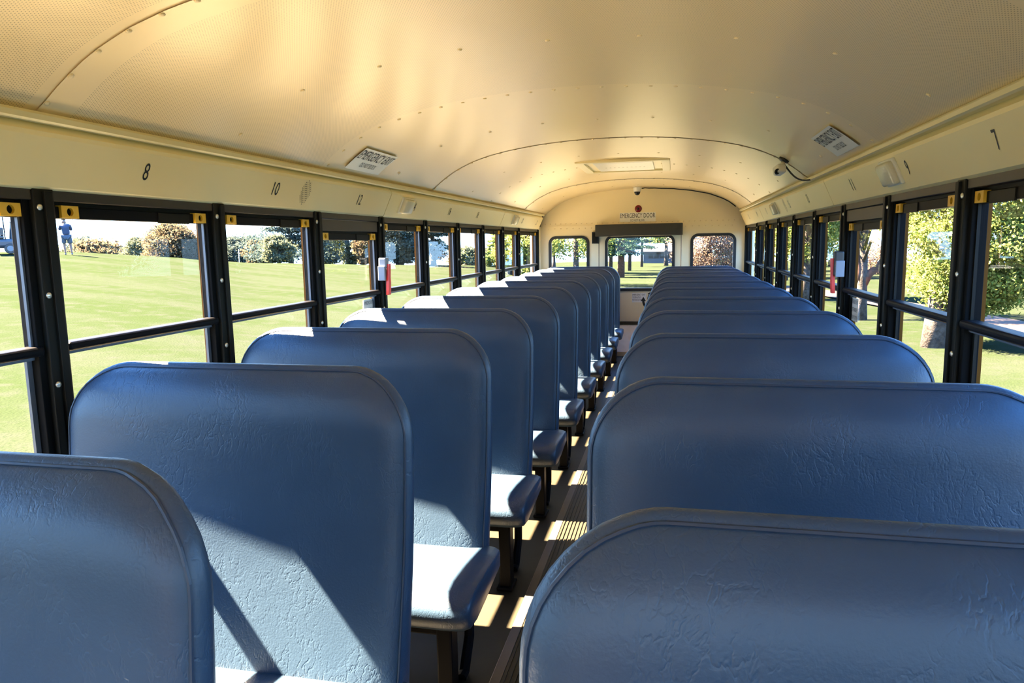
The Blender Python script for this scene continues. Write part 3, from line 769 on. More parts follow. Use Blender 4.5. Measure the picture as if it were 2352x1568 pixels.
# ------------------------------------------------------------------ seats
def backrest_meshes(wd, zb, zt, th):
    """front panel grid, band + rear, piping path; local frame: x across, y depth (front at 0), z world height"""
    R = 0.145; hw = wd/2
    zs = list(np.linspace(zb, zt-R, 12))+[zt-R+R*math.sin(math.radians(a)) for a in (9, 18, 27, 36, 45, 54, 63, 71, 78, 84, 90)]
    prof_z = [0.30, 0.40, 0.46, 0.60, 0.70, 0.80, 0.90, 1.00, 1.05, 1.09, 1.11]
    prof_y = [-0.038, -0.015, 0.0, 0.036, 0.060, 0.076, 0.086, 0.096, 0.108, 0.130, 0.155]
    def half(z):
        if z <= zt-R: return hw
        q = (z-(zt-R))/R; return hw-R+R*math.sqrt(max(0.0, 1-q*q))
    def edge_d(x, z):
        d = min(hw-abs(x), zt-z)
        if z > zt-R and abs(x) > hw-R:
            d = R-math.hypot(abs(x)-(hw-R), z-(zt-R))
        return max(d, 0.0)
    NC = 18
    cols = [-1, -.985, -.96, -.92, -.86, -.75, -.6, -.4, -.2, 0, .2, .4, .6, .75, .86, .92, .96, .985, 1]
    def yfront(x, z):
        d = edge_d(x, z)
        return float(np.interp(z, prof_z, prof_y))+0.020*math.exp(-d/0.022)
    vs, fs = [], []
    n = len(cols)
    for z in zs:
        h = half(z)
        for c in cols: vs.append((c*h, yfront(c*h, z), z))
    J = len(zs)
    fs = [(j*n+i, j*n+i+1, (j+1)*n+i+1, (j+1)*n+i) for j in range(J-1) for i in range(n-1)]
    fm = bpy.data.meshes.new('front'); fm.from_pydata(vs, [], fs)
    bnd = [j*n for j in range(J)]+[(J-1)*n+i for i in range(1, n)]+[j*n+n-1 for j in range(J-2, -1, -1)]
    path = [Vector(vs[i]) for i in bnd]
    # band: swept from the seam to the rear edge, bulging outward slightly
    bv, bf = [], []
    steps = [(0.0, -0.002), (0.10, 0.004), (0.30, 0.009), (0.60, 0.010), (0.85, 0.005), (1.0, -0.006)]
    cx_, cz_ = 0.0, (zb+zt)/2
    for t, b in steps:
        for p in path:
            # outward direction in the xz plane
            if p.z > zt-R and abs(p.x) > hw-R-1e-6:
                o_ = Vector((p.x-math.copysign(hw-R, p.x), 0, p.z-(zt-R)))
            elif p.z >= zt-1e-4: o_ = Vector((0, 0, 1))
            else: o_ = Vector((math.copysign(1, p.x), 0, 0))
            if o_.length < 1e-6: o_ = Vector((0, 0, 1))
            o_.normalize()
            yb = float(np.interp(p.z, prof_z, prof_y))*0.75+th
            q = p.copy(); q.y = p.y+(yb-p.y)*t
            q += o_*b; bv.append(tuple(q))
    m_ = len(path)
    for s in range(len(steps)-1):
        for i in range(m_-1): bf.append((s*m_+i, s*m_+i+1, (s+1)*m_+i+1, (s+1)*m_+i))
    base = (len(steps)-1)*m_
    bm_ = bpy.data.meshes.new('band'); bm_.from_pydata(bv, [], bf)
    # rear panel
    rv = []
    for z in zs:
        h = half(z)-0.006
        for c in cols:
            d = edge_d(c*h, z)
            rv.append((c*h, float(np.interp(z, prof_z, prof_y))*0.75+th+0.012*(1-math.exp(-d/0.03)), min(z, zt-0.006)))
    rm = bpy.data.meshes.new('rear'); rm.from_pydata(rv, [], [tuple(reversed(f)) for f in fs])
    pm = tube_mesh([p+Vector((0, -0.001, 0)) for p in path[::1]], 0.003, 6)
    return fm, bm_, rm, pm
def cushion_mesh(wd, depth):
    """x across, y from -depth (front) to 0, z heights in world units"""
    prof = [(0.02, 0.438), (-0.06, 0.444), (-0.16, 0.450), (-0.26, 0.453), (-depth+0.06, 0.450), (-depth+0.025, 0.440), (-depth+0.006, 0.425), (-depth, 0.398),
            (-depth+0.006, 0.372), (-depth+0.03, 0.352), (-depth+0.08, 0.345), (-0.18, 0.356), (-0.08, 0.372), (0.02, 0.385)]
    cy = sum(p[0] for p in prof)/len(prof); cz = sum(p[1] for p in prof)/len(prof)
    hw = wd/2; bm = bmesh.new(); rows = []
    for x, k in ((-hw, 0.90), (-hw+0.012, 0.965), (-hw+0.04, 1.0), (-hw*0.5, 1.0), (0, 1.0), (hw*0.5, 1.0), (hw-0.075, 1.0), (hw-0.045, 0.985), (hw-0.022, 0.94), (hw-0.006, 0.85), (hw, 0.72)):
        rows.append([bm.verts.new((x, cy+(y-cy)*(0.5+0.5*k), cz+(z-cz)*k)) for y, z in prof])
    n = len(prof)
    for a, b in zip(rows, rows[1:]):
        for i in range(n): bm.faces.new((a[i], a[(i+1) % n], b[(i+1) % n], b[i]))
    bm.faces.new(rows[0]); bm.faces.new(rows[-1])
    return to_mesh(bm)
WD = 0.875
FM, BM, RMESH, PM = backrest_meshes(WD, 0.36, 1.098, 0.085)
CUSH = cushion_mesh(0.93, 0.375)
for m_ in (FM, BM, RMESH, CUSH): m_.materials.append(MATS['blue_vinyl']); m_.polygons.foreach_set('use_smooth', [True]*len(m_.polygons))
PM.materials.append(MATS['blue_piping'])
LEG1 = box_mesh(-0.022, 0.022, -0.030, 0.030, FZ, 0.36, 0.006); LEG1.materials.append(MATS['black_metal'])
FOOT = box_mesh(-0.030, 0.030, -0.045, 0.045, FZ, FZ+0.012, 0.004); FOOT.materials.append(MATS['black_metal'])
LEG2 = tube_mesh([(0, 0.0, 0.36), (0, 0.02, 0.33), (0, 0.035, 0.27), (0, 0.03, 0.20), (0, -0.03, FZ+0.01), (0, -0.06, FZ+0.005)], 0.016, 8); LEG2.materials.append(MATS['black_metal'])
RAIL = box_mesh(-0.43, 0.43, -0.016, 0.016, 0.325, 0.357, 0.005); RAIL.materials.append(MATS['black_metal'])
STUD = lathe_mesh([(0.007, 0), (0.006, 0.003), (0.0001, 0.005)], 8); STUD.materials.append(MATS['screw_steel'])
def seat(sgn, y, row):
    side = 'left' if sgn < 0 else 'right'
    xc = -0.645 if sgn < 0 else (0.644 if row == 0 else 0.630)
    lab = {0: 'nearest blue vinyl bench seat on the %s of the aisle, cut by the photo edge', 10: 'last blue vinyl bench seat on the %s of the aisle, against the rear wall'}.get(row)
    lab = lab % side if lab else '%s blue vinyl bench seat from the camera on the %s of the aisle' % (ORD[row], side)
    S = empty('bench_seat', (xc, y, FZ), lab, 'bus seat', 'blue bench seats in two rows')
    if sgn > 0: S.scale = (0.97, 1, 1)
    def put(name, me, loc=(0, 0, 0), parent=S, smooth=False):
        o = bpy.data.objects.new(name, me); COL.objects.link(o); o.parent = parent; o.location = (loc[0], loc[1], loc[2]-(FZ if parent is S else 0)); return o
    b = put('backrest', FM)
    put('backrest_band', BM, parent=b); put('backrest_rear', RMESH, parent=b); put('piping', PM, parent=b)
    c = put('cushion', CUSH, loc=(-sgn*0.030, 0.012, 0))
    if sgn > 0: c.scale = (-1, 1, 1)
    xl = xc*0-sgn*0.415
    l1 = put('leg', LEG1, loc=(xl, -0.30, 0)); put('foot', FOOT, loc=(0, 0, 0), parent=l1)
    put('leg', LEG2, loc=(xl, -0.12, 0))
    put('leg', LEG1, loc=(-xl, -0.30, 0))
    put('seat_rail', RAIL, loc=(0, -0.30, 0)); put('seat_rail', RAIL, loc=(0, -0.08, 0))
    return S
ROW_L = [0.602, 1.323, 2.042, 2.757, 3.475, 4.215, 4.935, 5.655, 6.375, 7.095, 7.815]
ROW_R = [0.545]+[0.570+0.705*k for k in range(1, 11)]
for k, y in enumerate(ROW_L): seat(-1, y, k)
for k, y in enumerate(ROW_R): seat(1, y, k)

# ------------------------------------------------------------------ trees, shrubs
def foliage(rs, center, radii, n, size, clumps, spread, flat=0.5, shell=0.55):
    """leaf quads gathered in clumps inside an ellipsoid"""
    zz = rs.uniform(-1, 1, clumps); a = rs.uniform(0, 2*math.pi, clumps)
    rho = np.sqrt(np.clip(1-np.abs(zz)**2.4, 0, 1))*(shell+(1-shell)*rs.random(clumps))**0.6
    c = np.stack([rho*np.cos(a), rho*np.sin(a), zz], 1)*np.array(radii)*0.9
    k = rs.integers(0, clumps, n)
    p = c[k]+rs.normal(size=(n, 3))*spread*np.array([1, 1, flat])
    p += np.array(center)
    nr = rs.normal(size=(n, 3))+np.array([0, 0, 0.7]); nr /= np.linalg.norm(nr, axis=1)[:, None]
    t = np.cross(nr, rs.normal(size=(n, 3))); t /= np.linalg.norm(t, axis=1)[:, None]
    b = np.cross(nr, t); s = size*(0.6+0.8*rs.random((n, 1)))
    v = np.stack([p-t*s, p+b*s*0.55, p+t*s, p-b*s*0.55], 1).reshape(-1, 3)
    f = np.arange(n*4).reshape(n, 4)
    return v, f
def branches(bm_list, rs, base, top, r0, n, reach, lift):
    pass
def tree(name, label, az, d, height, crown_r, crown_h, mat_leaf, n=6000, leaf=0.35, clumps=60, spread=0.9, seed=1,
         trunk_r=0.25, bark='bark', group=None, pos=None, low=0.0, cat='tree', lean=0.0, nbranch=7, shell=0.5):
    rs = np.random.default_rng(seed)
    x, y, z = pos if pos is not None else az_pos(az, d)
    spread = min(spread, 0.2*crown_r) if leaf > 0.15 else spread
    if leaf > 0.15: n, leaf = int(n*5), leaf*0.33
    T = empty(name, (x, y, z), label, cat, group)
    cz = height-crown_h/2
    v, f = foliage(rs, (lean, 0, cz), (crown_r, crown_r, crown_h/2), n, leaf, clumps, spread, shell=shell)
    keep = v.reshape(-1, 4, 3)[:, :, 2].min(1) > low
    q = v.reshape(-1, 4, 3)[keep]; v = q.reshape(-1, 3); f = np.arange(len(v)).reshape(-1, 4)
    link('foliage', mesh_np(v, f), mat_leaf, T)
    pts = [(0, 0, -0.3), (lean*0.05, 0, height*0.12), (lean*0.3, 0.03, height*0.35), (lean*0.7, 0, height*0.6), (lean, 0, height*0.9)]
    link('trunk', tube_mesh(pts, [trunk_r*1.35, trunk_r, trunk_r*0.85, trunk_r*0.5, trunk_r*0.12], 10), bark, T, smooth=True)
    for k in range(nbranch):
        a = rs.uniform(0, 2*math.pi); h0 = height*rs.uniform(0.25, 0.6); rr = crown_r*rs.uniform(0.6, 0.9)
        p0 = Vector((lean*h0/height, 0, h0)); p1 = Vector((lean+rr*math.cos(a), rr*math.sin(a), min(height*0.95, h0+crown_h*rs.uniform(0.1, 0.4))))
        mid = p0.lerp(p1, 0.5)+Vector((0, 0, 0.06*height))
        link('branch', tube_mesh([p0, mid, p1], [trunk_r*0.38, trunk_r*0.25, trunk_r*0.06], 6), bark, T, smooth=True)
    return T
def conifer(name, label, az, d, height, r, mat_leaf, n=7000, seed=1, trunk_r=0.3, low=0.1, droop=0.25, leaf=0.4, bark='bark', tiers=16, group=None, pos=None):
    rs = np.random.default_rng(seed); x, y, z = pos if pos is not None else az_pos(az, d)
    n, leaf = int(n*4), leaf*0.38
    T = empty(name, (x, y, z), label, 'tree', group)
    link('trunk', tube_mesh([(0, 0, -0.3), (0.1, 0, height*0.4), (0, 0.1, height)], [trunk_r, trunk_r*0.7, 0.03], 8), bark, T, smooth=True)
    V = []
    for t in range(tiers):
        h = height*(low+(1-low)*t/tiers); rad = r*(1-t/tiers)**0.8*rs.uniform(0.75, 1.1)+0.3
        for b in range(7):
            a = rs.uniform(0, 2*math.pi); L = rad*rs.uniform(0.7, 1.05); m_ = int(n/tiers/7)
            u = rs.random(m_)**0.7*L
            px = np.cos(a)*u+rs.normal(size=m_)*0.14*L; py = np.sin(a)*u+rs.normal(size=m_)*0.14*L
            pz = h-droop*u+rs.normal(size=m_)*0.06*L
            V.append(np.stack([px, py, pz], 1))
        if t % 3 == 0:
            a = rs.uniform(0, 6.28)
            link('branch', tube_mesh([(0, 0, h), (rad*.5*math.cos(a), rad*.5*math.sin(a), h), (rad*.9*math.cos(a), rad*.9*math.sin(a), h-droop*rad*.6)], [trunk_r*.25, trunk_r*.15, .02], 5), bark, T, smooth=True)
    p = np.concatenate(V); n_ = len(p)
    nr = rs.normal(size=(n_, 3))+np.array([0, 0, 0.8]); nr /= np.linalg.norm(nr, axis=1)[:, None]
    t_ = np.cross(nr, rs.normal(size=(n_, 3))); t_ /= np.linalg.norm(t_, axis=1)[:, None]; b_ = np.cross(nr, t_)
    s = leaf*(0.6+0.8*rs.random((n_, 1)))
    v = np.stack([p-t_*s, p+b_*s*0.4, p+t_*s, p-b_*s*0.4], 1).reshape(-1, 3)
    link('foliage', mesh_np(v, np.arange(n_*4).reshape(n_, 4)), mat_leaf, T)
    return T
def bush(name, label, az, d, w_, h, mat_leaf, n=1500, leaf=0.25, seed=1, pos=None, group=None):
    rs = np.random.default_rng(seed); x, y, z = pos if pos is not None else az_pos(az, d)
    n, leaf = int(n*3), leaf*0.5
    T = empty(name, (x, y, z), label, 'shrub', group)
    v, f = foliage(rs, (0, 0, h*0.5), (w_, w_, h*0.5), n, leaf, 24, h*0.16, shell=0.3)
    link('foliage', mesh_np(v, f), mat_leaf, T)
    link('stem', tube_mesh([(0, 0, -0.1), (0.02, 0, h*0.4), (0, 0, h*0.7)], [0.06, 0.05, 0.02], 6), 'bark', T)

A_ = px_az
# left horizon
bush('hedge_bush', 'low hazy bush on the ridge behind the golfer', A_(178), 130, 4.2, 4.7, 'leaf_haze', 2200, 0.5, 11)
bush('hedge_bush', 'tan scrubby bush right of the golfer on the ridge', A_(226), 120, 3.8, 4.0, 'leaf_autumn', 2000, 0.5, 12)
bush('hedge_bush', 'low tan bush tapering to the ridge line in the second left window', A_(264), 136, 2.4, 3.4, 'leaf_autumn', 1500, 0.45, 13)
tree('round_tree', 'small pale green tree left of the rusty tree on the ridge', A_(322), 110, 4.3, 1.9, 3.9, 'leaf_haze', 2200, 0.4, 30, 0.6, 14, 0.2, low=0.3)
tree('round_tree', 'slim tan tree touching the rusty tree on the ridge', A_(349), 104, 4.2, 1.1, 3.9, 'leaf_autumn', 1600, 0.4, 24, 0.5, 15, 0.18, low=0.3)
tree('round_tree', 'round rusty autumn tree on the ridge in the second left window', A_(402), 92, 4.9, 2.75, 4.6, 'leaf_autumn', 5200, 0.38, 70, 0.8, 16, 0.3, low=0.5)
tree('round_tree', 'blue-green tree half behind the rusty autumn tree', A_(442), 102, 4.2, 1.3, 3.9, 'leaf_bluegreen_haze', 2600, 0.4, 40, 0.6, 17, 0.25, low=0.4)
tree('oak_tree', 'broad blue-green oak in the third left window', A_(552), 92, 3.7, 2.2, 3.6, 'leaf_bluegreen_haze', 5200, 0.38, 70, 0.75, 18, 0.3, low=0.3)
tree('oak_tree', 'tan-topped oak beside the tall pine', A_(600), 82, 2.9, 1.5, 2.8, 'leaf_autumn', 3200, 0.38, 50, 0.7, 19, 0.3, low=0.3)
conifer('pine_tree', 'tall open pine reaching above the third left window', A_(668), 70, 9.0, 4.0, 'needle_blue', 8000, 20, 0.26, 0.10, -0.02, 0.34, tiers=10)
tree('round_tree', 'pale yellow-green tree at the foot of the tall pine', A_(640), 60, 2.2, 1.1, 2.2, 'leaf_haze', 2200, 0.28, 30, 0.5, 21, 0.15, low=0.1)
tree('oak_tree', 'large blue-green tree at the left of the left exit window', A_(752), 80, 6.0, 1.7, 5.9, 'leaf_bluegreen_haze', 4200, 0.4, 60, 0.8, 22, 0.3, low=0.1)
tree('oak_tree', 'airy green tree in the middle of the left exit window', A_(800), 88, 5.6, 1.9, 5.4, 'leaf_haze', 2800, 0.4, 45, 0.8, 23, 0.3, low=0.1)
tree('round_tree', 'tan autumn tree at the right of the left exit window', A_(836), 76, 3.4, 1.0, 3.3, 'leaf_autumn', 2600, 0.35, 36, 0.5, 24, 0.2, low=0.1)
tree('oak_tree', 'massive blue-green tree filling the window after the left exit window', A_(918), 70, 7.0, 2.2, 6.9, 'leaf_bluegreen_haze', 8200, 0.34, 90, 0.7, 25, 0.35, low=0.1)
tree('oak_tree', 'blue-green tree with sky gaps right of the massive one', A_(995), 78, 6.8, 1.6, 6.6, 'leaf_bluegreen_haze', 4800, 0.34, 60, 0.7, 26, 0.3, low=0.1)
bush('hedge_bush', 'low hazy treeline clump under open sky', A_(1062), 150, 3.0, 4.0, 'leaf_haze', 1500, 0.6, 27)
bush('hedge_bush', 'low hazy treeline clump beside the pointed tree', A_(1100), 168, 3.0, 4.2, 'leaf_haze', 1300, 0.6, 28)
conifer('pointed_tree', 'pointed yellow-green tree near the rear left windows', A_(1140), 75, 4.6, 1.2, 'leaf_green', 3600, 29, 0.25, 0.05, 0.2, 0.34, tiers=12)
tree('round_tree', 'yellow-green tree in the next to last left window', A_(1172), 60, 5.6, 1.2, 5.4, 'leaf_yellowgreen', 4600, 0.30, 60, 0.6, 30, 0.25, low=0.1)
tree('round_tree', 'yellow-green tree in the last left window', A_(1214), 56, 6.0, 1.3, 5.8, 'leaf_yellowgreen', 4600, 0.30, 60, 0.6, 31, 0.25, low=0.1)
# behind the bus
tree('round_tree', 'dark blue-green tree at the left of the left rear window', A_(1272), 92, 6.9, 1.6, 5.0, 'needle_blue', 2600, 0.3, 40, 0.5, 32, 0.22)
tree('maple_tree', 'yellow-green maple with a pale trunk in the left rear window', A_(1323), 48, 8.0, 3.4, 6.3, 'leaf_yellowgreen', 3600, 0.24, 60, 0.55, 33, 0.19, low=1.6)
tree('maple_tree', 'green tree behind the maple in the left rear window', A_(1354), 78, 9.5, 2.8, 6.8, 'leaf_green', 4200, 0.28, 60, 0.6, 34, 0.25, low=1.2)
for q, (px, dd, hh, rr) in enumerate(((1402, 72, 12, 2.3), (1426, 64, 11, 1.7), (1446, 88, 14, 1.9), (1474, 112, 15, 2.1))):
    conifer('spruce_tree', ('dark spruce at the left edge of the emergency door window', 'dark spruce with a thick reddish trunk in the door window', 'tall dark spruce left of the clubhouse', 'tall dark spruce rising behind the clubhouse corner')[q],
            A_(px), dd, hh, rr, 'needle_dark', 6500, 40+q, 0.34 if q == 1 else 0.22, 0.21, 0.14, 0.30, bark='bark_red' if q == 1 else 'bark', tiers=13)
tree('round_tree', 'light green leafy tree over the clubhouse in the door window', A_(1530), 120, 12.5, 4.4, 9.5, 'leaf_green', 5200, 0.42, 70, 0.9, 46, 0.3, low=3.6)
tree('beech_tree', 'pinkish copper tree filling the right rear window', A_(1628), 42, 6.5, 2.0, 6.2, 'leaf_pink', 60000, 0.050, 240, 0.30, 47, 0.2, low=0.2)
conifer('spruce_tree', 'blue-dark spruce at the right of the right rear window', A_(1674), 58, 9.5, 2.1, 'needle_dark', 4200, 48, 0.25, 0.04, 0.2, 0.24, tiers=14)
for q, (px, dd, ww, hh, mm) in enumerate(((1608, 34, 0.5, 0.55, 'leaf_green'), (1634, 31, 0.4, 0.65, 'leaf_yellowgreen'), (1655, 35, 0.5, 0.5, 'leaf_green'), (1595, 36, 0.4, 0.8, 'leaf_pink'))):
    bush('garden_shrub', ('dark green shrub under the copper tree', 'bright yellow-green shrub under the copper tree', 'green shrub right of the bright shrub under the copper tree', 'pale blossoming shrub at the left of the right rear window')[q],
         A_(px), dd, ww, hh, mm, 900, 0.09, 50+q)
# right side of the bus
for q, (px, dd, hh, rr, mm) in enumerate(((1737, 80, 13, 2.2, 'leaf_green'), (1765, 66, 11, 2.8, 'leaf_yellowgreen'), (1803, 52, 11, 2.4, 'leaf_yellowgreen'), (1852, 31, 7.6, 1.7, 'leaf_yellowgreen'), (1908, 82, 15, 3.4, 'leaf_green'))):
    tree('round_tree', ('green tree in the last right window', 'tall yellow-green tree in the next to last right window', 'yellow-green tree behind the path on the right', 'near yellow-green tree left of the right exit window', 'green tree behind the right exit handle')[q],
         A_(px), dd, hh, rr, hh*0.82, mm, 5200, 0.22, 80, 0.5, 60+q, 0.2, low=1.2)
bush('garden_shrub', 'pinkish shrub far off in the right exit window', A_(2000), 60, 1.8, 2.2, 'leaf_pink', 1500, 0.15, 66)
p = px_ground(1975, 735)
FT = tree('maple_tree', 'forked maple with reddish bark in the right exit window', 0, 0, 6.2, 2.0, 3.4, 'leaf_green', 30000, 0.040, 150, 0.24, 67, 0.16, bark='bark', pos=(p[0], p[1], ground_z(p[0], p[1])), low=2.55, nbranch=5)
for q in ([(0.0, 0, 0.95), (-0.10, 0, 1.5), (-0.25, 0.05, 2.2), (-0.35, 0.1, 3.2)], [(0.02, 0, 1.0), (0.18, 0, 1.35), (0.45, 0, 1.55), (0.62, 0.02, 1.95)]):
    link('limb', tube_mesh(q, [0.13, 0.12, 0.10, 0.06], 9), 'bark_red', FT, smooth=True)
p = px_ground(2142, 797)
tree('maple_tree', 'large sunlit maple close to the bus on the right', 0, 0, 6.6, 1.9, 6.0, 'leaf_yellowgreen', 150000, 0.036, 520, 0.22, 68, 0.20, pos=(p[0], p[1], ground_z(p[0], p[1])), low=0.65, lean=0.75, nbranch=12, shell=0.35)
tree('maple_tree', 'green maple cut by the right edge of the photo', 0, 0, 6.8, 2.7, 6.0, 'leaf_green', 150000, 0.036, 480, 0.22, 69, 0.32, pos=(p[0]+5.4, p[1]-3.2, -0.85), low=1.0, nbranch=10, shell=0.35)

# path and clubhouse
def path(pts, width, label):
    vs, fs = [], []
    P = [Vector((a, b, 0)) for a, b in pts]
    N = 40; C = []
    for i in range(N+1):
        t = i/N*(len(P)-1); k = min(int(t), len(P)-2); C.append(P[k].lerp(P[k+1], t-k))
    for i, c in enumerate(C):
        d = (C[min(i+1, N)]-C[max(i-1, 0)]).normalized(); nrm = Vector((-d.y, d.x, 0))
        for s in (-1, -0.33, 0.33, 1):
            q = c+nrm*s*width/2; vs.append((q.x, q.y, ground_z(q.x, q.y)+0.03+0.0012*math.hypot(q.x, q.y)))
    for i in range(N):
        for k in range(3): fs.append((i*4+k, i*4+k+1, (i+1)*4+k+1, (i+1)*4+k))
    me = bpy.data.meshes.new('path'); me.from_pydata(vs, [], fs)
    tag(link('cart_path', me, 'path_asphalt'), label, 'path')
g = lambda x, y: tuple(px_ground(x, y)[:2])
path([g(2600, 815), g(2352, 763), g(2250, 738), g(2000, 692), g(1870, 672), g(1800, 664), g(1740, 657)], 1.6, 'pale cart path crossing the lawn on the right')
mat('white_wall', (0.045, 0.045, 0.045), 0.8); mat('brown_trim', (0.022, 0.009, 0.006), 0.7); mat('roof_shingle', (0.034, 0.034, 0.034), 0.8); mat('far_glass', (0.012, 0.016, 0.02), 0.2)
bx, by, bz = az_pos(px_az(1512), 150)
CH = empty('clubhouse', (bx, by, bz-0.2), 'long white clubhouse with brown window trim behind the bus', 'building')
link('wall', box_mesh(-3.0, 10.0, 0, 6, 0, 2.6), 'white_wall', CH)
link('eaves_trim', box_mesh(-3.5, 10.5, -0.7, 6.5, 2.35, 2.6), 'brown_trim', CH)
bm = bmesh.new(); r_ = [(-3.6, -0.8, 2.6), (10.6, -0.8, 2.6), (10.6, 6.8, 2.6), (-3.6, 6.8, 2.6), (-0.5, 3, 4.1), (7.5, 3, 4.1)]
vv = [bm.verts.new(q) for q in r_]
for f in ((0, 1, 5, 4), (1, 2, 5), (2, 3, 4, 5), (3, 0, 4)): bm.faces.new([vv[i] for i in f])
link('roof', to_mesh(bm), 'roof_shingle', CH)
for k in range(8):
    x0 = -1.9+k*1.15
    wv = link('window', box_mesh(x0-0.08, x0+0.88, -0.05, 0.0, 1.2, 2.2), 'brown_trim', CH)
    link('pane', box_mesh(x0+0.02, x0+0.78, -0.08, -0.05, 1.3, 2.1), 'far_glass', wv)

# golf flag
fx, fy, fz = az_pos(px_az(549), 58)
FP = empty('golf_flagstick', (fx, fy, fz), 'thin white golf flagstick on the lawn in the third left window', 'flagstick')
link('pole', tube_mesh([(0, 0, -0.1), (0, 0, 1.1)], 0.03, 6), 'sticker_white', FP)

# golf cart
gx, gy, gz_ = az_pos(px_az(-12), 43.0)
mat('cart_body', (0.02, 0.028, 0.036), 0.4); mat('wheel_grey', (0.10, 0.11, 0.12), 0.5)
GC = empty('golf_cart', (gx, gy, gz_), 'dark golf cart parked on the ridge at the left edge', 'golf cart')
GC.rotation_euler = (0, 0, -math.radians(px_az(0)))
link('body', box_mesh(-1.15, 1.0, -0.55, 0.55, 0.28, 0.72, 0.14, 3), 'cart_body', GC, smooth=False)
link('seat', box_mesh(-0.35, 0.45, -0.52, 0.52, 0.72, 0.86, 0.04), 'black_plastic', GC)
link('seat_back', box_mesh(0.30, 0.45, -0.52, 0.52, 0.86, 1.25, 0.04), 'black_plastic', GC)
link('roof', box_mesh(-0.9, 0.6, -0.6, 0.6, 1.82, 1.90, 0.03), 'cart_body', GC)
for x in (-0.85, 0.5):
    for y in (-0.52, 0.52): link('roof_post', tube_mesh([(x, y, 0.7), (x*0.95, y, 1.84)], 0.022, 6), 'black_metal', GC)
for x in (-0.75, 0.66):
    for y in (-0.5, 0.5):
        wv = link('wheel', lathe_mesh([(0.10, -0.09), (0.23, -0.09), (0.25, -0.06), (0.25, 0.06), (0.23, 0.09), (0.10, 0.09)], 20), 'rubber', GC, smooth=False); wv.location = (x, y, 0.25); wv.rotation_euler = (math.pi/2, 0, 0)
        link('hub', lathe_mesh([(0.14, -0.095), (0.12, -0.10), (0.0001, -0.10)], 14), 'wheel_grey', wv); link('hub', lathe_mesh([(0.0001, 0.10), (0.12, 0.10), (0.14, 0.095)], 14), 'wheel_grey', wv)
for y in (-0.22, 0.25):
    bg_ = link('golf_bag', lathe_mesh([(0.12, 0), (0.13, 0.1), (0.13, 0.8), (0.15, 0.86), (0.0001, 0.86)], 12), 'cart_body', GC); bg_.location = (0.78, y, 0.68); bg_.rotation_euler = (0, 0.12, 0)
    for k in range(4): link('club', tube_mesh([(0.85+0.04*k, y+0.05*(k-1.5), 1.5), (0.90+0.05*k, y+0.07*(k-1.5), 1.85+0.05*(k % 2))], 0.02, 5), 'grey_plastic', GC)

# golfer: one continuous body, clothing as children
def skin(name, verts, edges, radii, m, parent, sub=2, root=0):
    me = bpy.data.meshes.new(name); me.from_pydata(verts, edges, [])
    o = link(name, me, m, parent)
    md = o.modifiers.new('skin', 'SKIN'); md.use_smooth_shade = True
    for i, r in enumerate(radii):
        sv = me.skin_vertices[0].data[i]; sv.radius = (r, r) if isinstance(r, (int, float)) else r; sv.use_root = (i == root)
    o.modifiers.new('sub', 'SUBSURF').levels = sub; o.modifiers['sub'].render_levels = sub
    return o
mat('skin_tone', (0.11, 0.062, 0.045), 0.5); mat('navy_shirt', (0.012, 0.020, 0.045), 0.8); mat('grey_shorts', (0.030, 0.040, 0.055), 0.8); mat('hair_dark', (0.02, 0.014, 0.010), 0.7); mat('shoe_white', (0.12, 0.12, 0.12), 0.6)
px_, py_, pz_ = az_pos(px_az(157), 42.0)
PN = empty('person', (px_, py_, pz_), 'golfer in dark polo shirt and grey shorts with arms drawn up on the ridge', 'person')
PN.rotation_euler = (0, 0, -math.radians(px_az(157)))
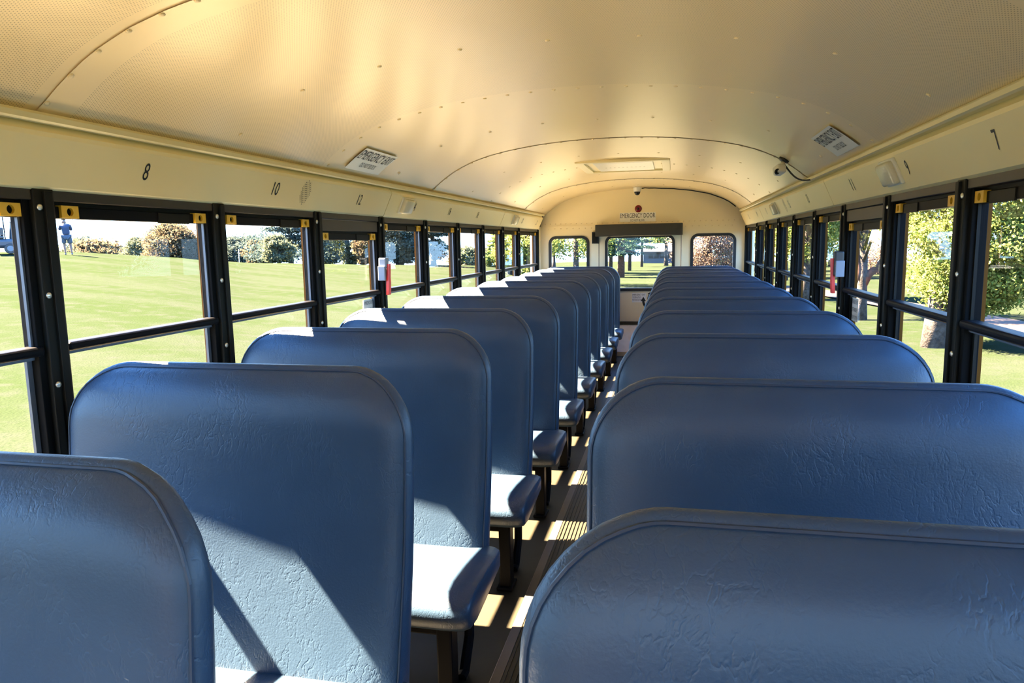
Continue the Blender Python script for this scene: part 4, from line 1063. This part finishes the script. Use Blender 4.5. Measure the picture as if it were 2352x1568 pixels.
# local x to the right as seen, y away from the bus
V = [(0, 0, 0.93), (0.01, 0, 1.12), (-0.01, 0, 1.32), (-0.02, 0, 1.46), (-0.04, 0.02, 1.53), (-0.05, 0.03, 1.64), (-0.05, 0.03, 1.73),
     (-0.11, 0, 0.88), (-0.12, 0.02, 0.48), (-0.10, 0, 0.08), (-0.11, 0.14, 0.04),
     (0.11, 0, 0.88), (0.14, 0.02, 0.48), (0.17, 0, 0.08), (0.19, 0.14, 0.04),
     (-0.19, 0, 1.43), (-0.26, 0.16, 1.22), (-0.20, 0.36, 1.40), (-0.16, 0.42, 1.48),
     (0.17, 0, 1.43), (0.24, 0.14, 1.20), (0.02, 0.36, 1.42), (-0.10, 0.42, 1.49)]
E_ = [(0, 1), (1, 2), (2, 3), (3, 4), (4, 5), (5, 6), (0, 7), (7, 8), (8, 9), (9, 10), (0, 11), (11, 12), (12, 13), (13, 14), (3, 15), (15, 16), (16, 17), (17, 18), (3, 19), (19, 20), (20, 21), (21, 22)]
Rr = [0.15, 0.14, 0.16, 0.10, 0.055, 0.085, 0.06, 0.095, 0.06, 0.04, 0.035, 0.095, 0.06, 0.04, 0.035, 0.07, 0.045, 0.032, 0.035, 0.07, 0.045, 0.032, 0.035]
skin('body', V, E_, Rr, 'skin_tone', PN)
SV = [V[0], V[1], V[2], V[3], V[15], V[16], V[19], V[20], (-0.03, 0.01, 1.49)]
skin('shirt', SV, [(0, 1), (1, 2), (2, 3), (3, 4), (4, 5), (3, 6), (6, 7), (3, 8)], [0.185, 0.175, 0.195, 0.135, 0.10, 0.075, 0.10, 0.075, 0.075], 'navy_shirt', PN)
HV = [(0, 0, 0.97), V[7], (-0.12, 0.01, 0.70), (-0.12, 0.02, 0.52), V[11], (0.125, 0.01, 0.70), (0.14, 0.02, 0.52)]
skin('shorts', HV, [(0, 1), (1, 2), (2, 3), (0, 4), (4, 5), (5, 6)], [0.18, 0.13, 0.12, 0.11, 0.13, 0.12, 0.11], 'grey_shorts', PN)
skin('cap', [(-0.05, 0.03, 1.70), (-0.05, 0.03, 1.75), (-0.05, 0.14, 1.70)], [(0, 1), (0, 2)], [0.10, 0.075, 0.055], 'hair_dark', PN)
for a, b in ((V[9], V[10]), (V[13], V[14])):
    skin('shoe', [(a[0], a[1]-0.03, 0.05), (b[0], b[1]+0.05, 0.04)], [(0, 1)], [0.055, 0.045], 'shoe_white', PN, 1)
tube('golf_club', [Vector((px_, py_, pz_))+Matrix.Rotation(-math.radians(px_az(157)), 3, 'Z') @ Vector(q) for q in ((-0.12, 0.42, 1.50), (0.25, 0.20, 1.72), (0.55, 0.0, 1.80))], 0.012, 'grey_plastic', None, 5)
tag(bpy.data.objects['golf_club'], 'golf club held up behind the golfer on the ridge', 'golf club')
